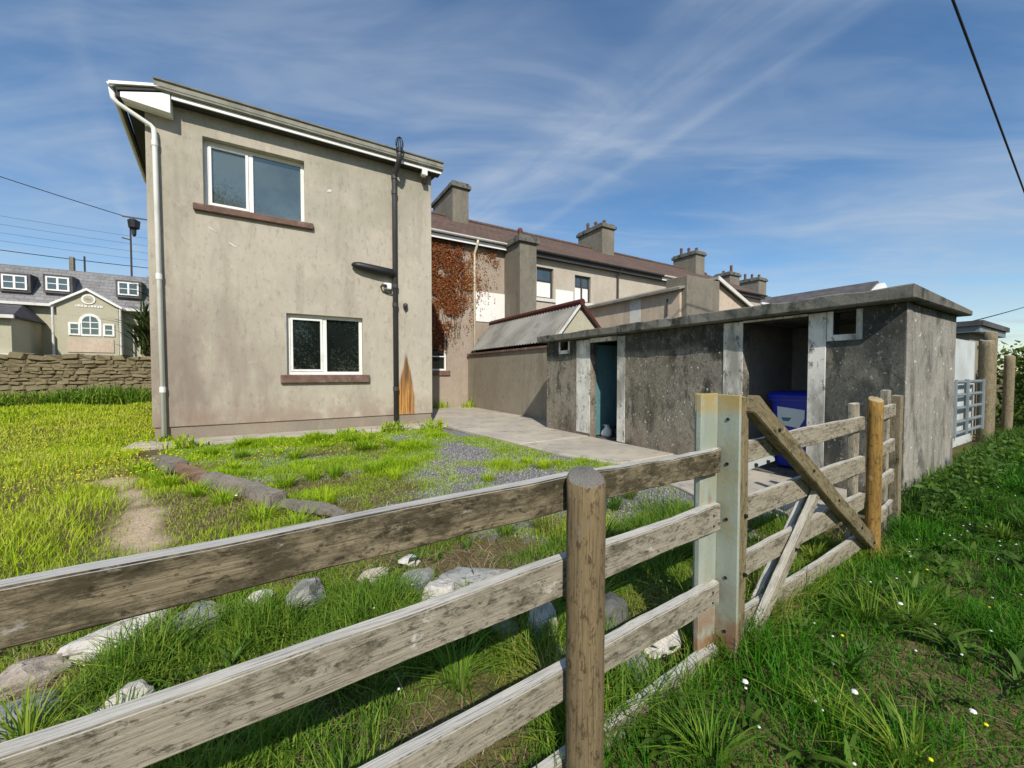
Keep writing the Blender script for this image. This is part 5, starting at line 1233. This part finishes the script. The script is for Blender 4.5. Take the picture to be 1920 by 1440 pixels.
def leafy():
    n = 3200; x = rng.uniform(4.7, 12.5, n); y = 1.08 + 0.02 * (x - 5) - np.abs(rng.normal(0, 0.16, n)); h = (0.06 + 0.36 * fbm(x, x * 0 + 2, 1.3, 81)) * np.clip(1.25 - (1.1 - y) * 1.6, 0.3, 1.2)
    z = terrain(x, y) + h * rng.uniform(0.1, 1, n)
    o = leaves('leafy_weeds', np.stack([x, y, z], 1), rng.uniform(0.03, 0.065, n), np.clip(rng.normal(0.55, 0.25, n), 0, 1), M['weed'], None, 0.35, (0, -0.3, 1)); setp(o, 'low leafy plants crowding the foot of the shed end wall', 'weeds', None, 'stuff')
leafy()
def litter():
    # dead straw and thatch lying between the tufts
    x, y = scatter(90000, -1.9, 4.3, -0.8, 7.5); k = (rng.uniform(size=len(x)) < np.where(y > 0.9, 0.75, 0.06) * sst(fbm(x, y, 1.8, 91), 0.3, 0.6)) & ~on_built(x, y) & ((x > 0.3) | (y > 0.9)) & (gravel_mask(x, y) < 0.3) & (bare_mask(x, y) < 0.35)
    x, y = x[k], y[k]; n = len(x)
    m = veg_mat('dead_straw', [(0, (0.10, 0.07, 0.04)), (0.5, (0.26, 0.20, 0.11)), (1, (0.42, 0.35, 0.21))], 0.1, 0.9, 0.1)
    o = blades('dead_straw', np.stack([x, y, terrain(x, y) + 0.002], 1), rng.uniform(0.03, 0.08, n), rng.uniform(0.002, 0.005, n), rng.uniform(1.6, 2.6, n), rng.uniform(0, 1, n), m); setp(o, 'dead straw and thatch lying between the grass tufts', 'straw', None, 'stuff')
litter()
def gravel():
    x, y = scatter(70000, -1.7, 4.4, 1.4, 8.8); k = (rng.uniform(size=len(x)) < gravel_mask(x, y) * np.clip(1.5 - 0.13 * np.hypot(x, y), 0.3, 1) * 0.75) & ~on_built(x, y)
    x, y = x[k], y[k]; n = len(x); s = rng.uniform(0.006, 0.016, n) * (1 + 0.10 * np.hypot(x, y) / 2)
    V = np.array([[1, 0, 0], [-1, 0, 0], [0, 1, 0], [0, -1, 0], [0, 0, 0.8], [0, 0, -0.8]], float)
    a = rng.uniform(0, 6.28, n); ca, sa = np.cos(a), np.sin(a)
    W = V[None] * (s[:, None, None] * rng.uniform(0.6, 1.3, (n, 6, 1)))
    W = np.stack([W[..., 0] * ca[:, None] - W[..., 1] * sa[:, None], W[..., 0] * sa[:, None] + W[..., 1] * ca[:, None], W[..., 2]], -1)
    W += np.stack([x, y, terrain(x, y) + s * 0.25], 1)[:, None]
    F = np.array([[0, 2, 4], [2, 1, 4], [1, 3, 4], [3, 0, 4], [2, 0, 5], [1, 2, 5], [3, 1, 5], [0, 3, 5]])
    lp = (np.arange(n)[:, None, None] * 6 + F[None]).ravel()
    m = veg_mat('gravel_stones', [(0, (0.11, 0.11, 0.115)), (0.5, (0.22, 0.22, 0.23)), (0.85, (0.34, 0.335, 0.33)), (1, (0.32, 0.27, 0.2))], 0.0, 0.95, 0.15)
    o = fast_mesh('gravel', W.reshape(-1, 3), lp, np.full(8 * n, 3), m, np.repeat(rng.uniform(0, 1, n), 6)); setp(o, 'grey gravel chippings spread over the yard', 'gravel', None, 'stuff')
gravel()
def hedge():
    t = thing('hedge', (17, 1.9, 0), 'tall leafy green hedge at right edge beyond the timber posts', 'hedge')
    n = 9000; x = rng.uniform(12.6, 24, n); z = rng.uniform(0.02, 1, n) ** 0.8; hgt = 1.7 + 0.5 * fbm(x, x * 0 + 3, 0.7, 5)
    y = 1.15 + 0.55 * rng.normal(size=n) * 0.6 + 0.25 * (1 - z); C = np.stack([x - 17, y - 1.9, z * hgt], 1)
    leaves('foliage', C, rng.uniform(0.07, 0.15, n), np.clip(0.2 + 0.6 * fbm(x, z * 2, 1.3, 6) + rng.normal(0, 0.15, n), 0, 1), M['hedge'], t)['kind'] = 'stuff'
    s = MB()
    for k in range(14):
        x0 = 12.6 + k * 0.8; s.tube([(x0, 1.2, 0), (x0 + random.uniform(-.2, .2), 1.2, 0.9), (x0 + random.uniform(-.3, .3), 1.2, 1.7)], [0.03, 0.02, 0.01], 6)
    s.build('stems', M['bark'], t)
hedge()
def tree(x, y, h, r, label, seed):
    rr = np.random.default_rng(seed); t = thing('broadleaf_tree', (x, y, 0), label, 'tree', 'trees behind the camera')
    s = MB(); s.tube([(x, y, -0.1), (x + 0.1, y, h * 0.25), (x, y + 0.1, h * 0.5), (x + 0.1, y, h * 0.85)], [0.035 * h, 0.028 * h, 0.018 * h, 0.005 * h], 10)
    cl = []
    for k in range(26):
        a = rr.uniform(0, 6.28); q = rr.uniform(0.3, 1) * r; zz = h * rr.uniform(0.35, 0.97); q *= math.sqrt(max(0.08, 1 - ((zz - h * 0.6) / (h * 0.42)) ** 2))
        c = (x + q * math.cos(a), y + q * math.sin(a), zz); cl.append(c)
        if k < 12: s.tube([(x, y, zz * 0.6), tuple((np.array([x, y, zz * 0.6]) + np.array(c)) / 2 + [0, 0, 0.2]), c], [0.012 * h, 0.008 * h, 0.002 * h], 6)
    s.build('trunk', M['bark'], t)
    C = np.concatenate([np.array(c) + rr.normal(size=(700 if h > 10 else 330, 3)) * r * 0.22 for c in cl]) - [x, y, 0]; n = len(C)
    leaves('crown', C, rr.uniform(0.13, 0.26, n) * (0.85 if h > 10 else 0.6), np.clip(rr.normal(0.45, 0.25, n), 0, 1), M['tree'], t)
tree(-6.0, -31, 19.6, 4.4, 'tall tree behind the camera, mirrored at left of upper window', 1)
tree(4.5, -30, 17.6, 4.6, 'broad tree behind the camera, mirrored at right of upper window', 2)
tree(-0.8, -37, 15.5, 5.5, 'tree farthest behind the camera, mirrored low in the lower window', 8)
tree(12, -32, 16, 6, 'tree behind the camera, right of the mirrored pair', 3)
tree(-14, -33, 15, 6, 'tree behind the camera, left of the mirrored pair', 4)
tree(4.4, -5.5, 4.3, 2.3, 'small tree behind the camera shading the grass path', 6)
tree(8.2, -5.9, 4.3, 2.4, 'small tree behind the camera, farther along the path', 7)
tree(2.0, -5.6, 4.4, 2.0, 'lowest small tree close behind the camera', 9)
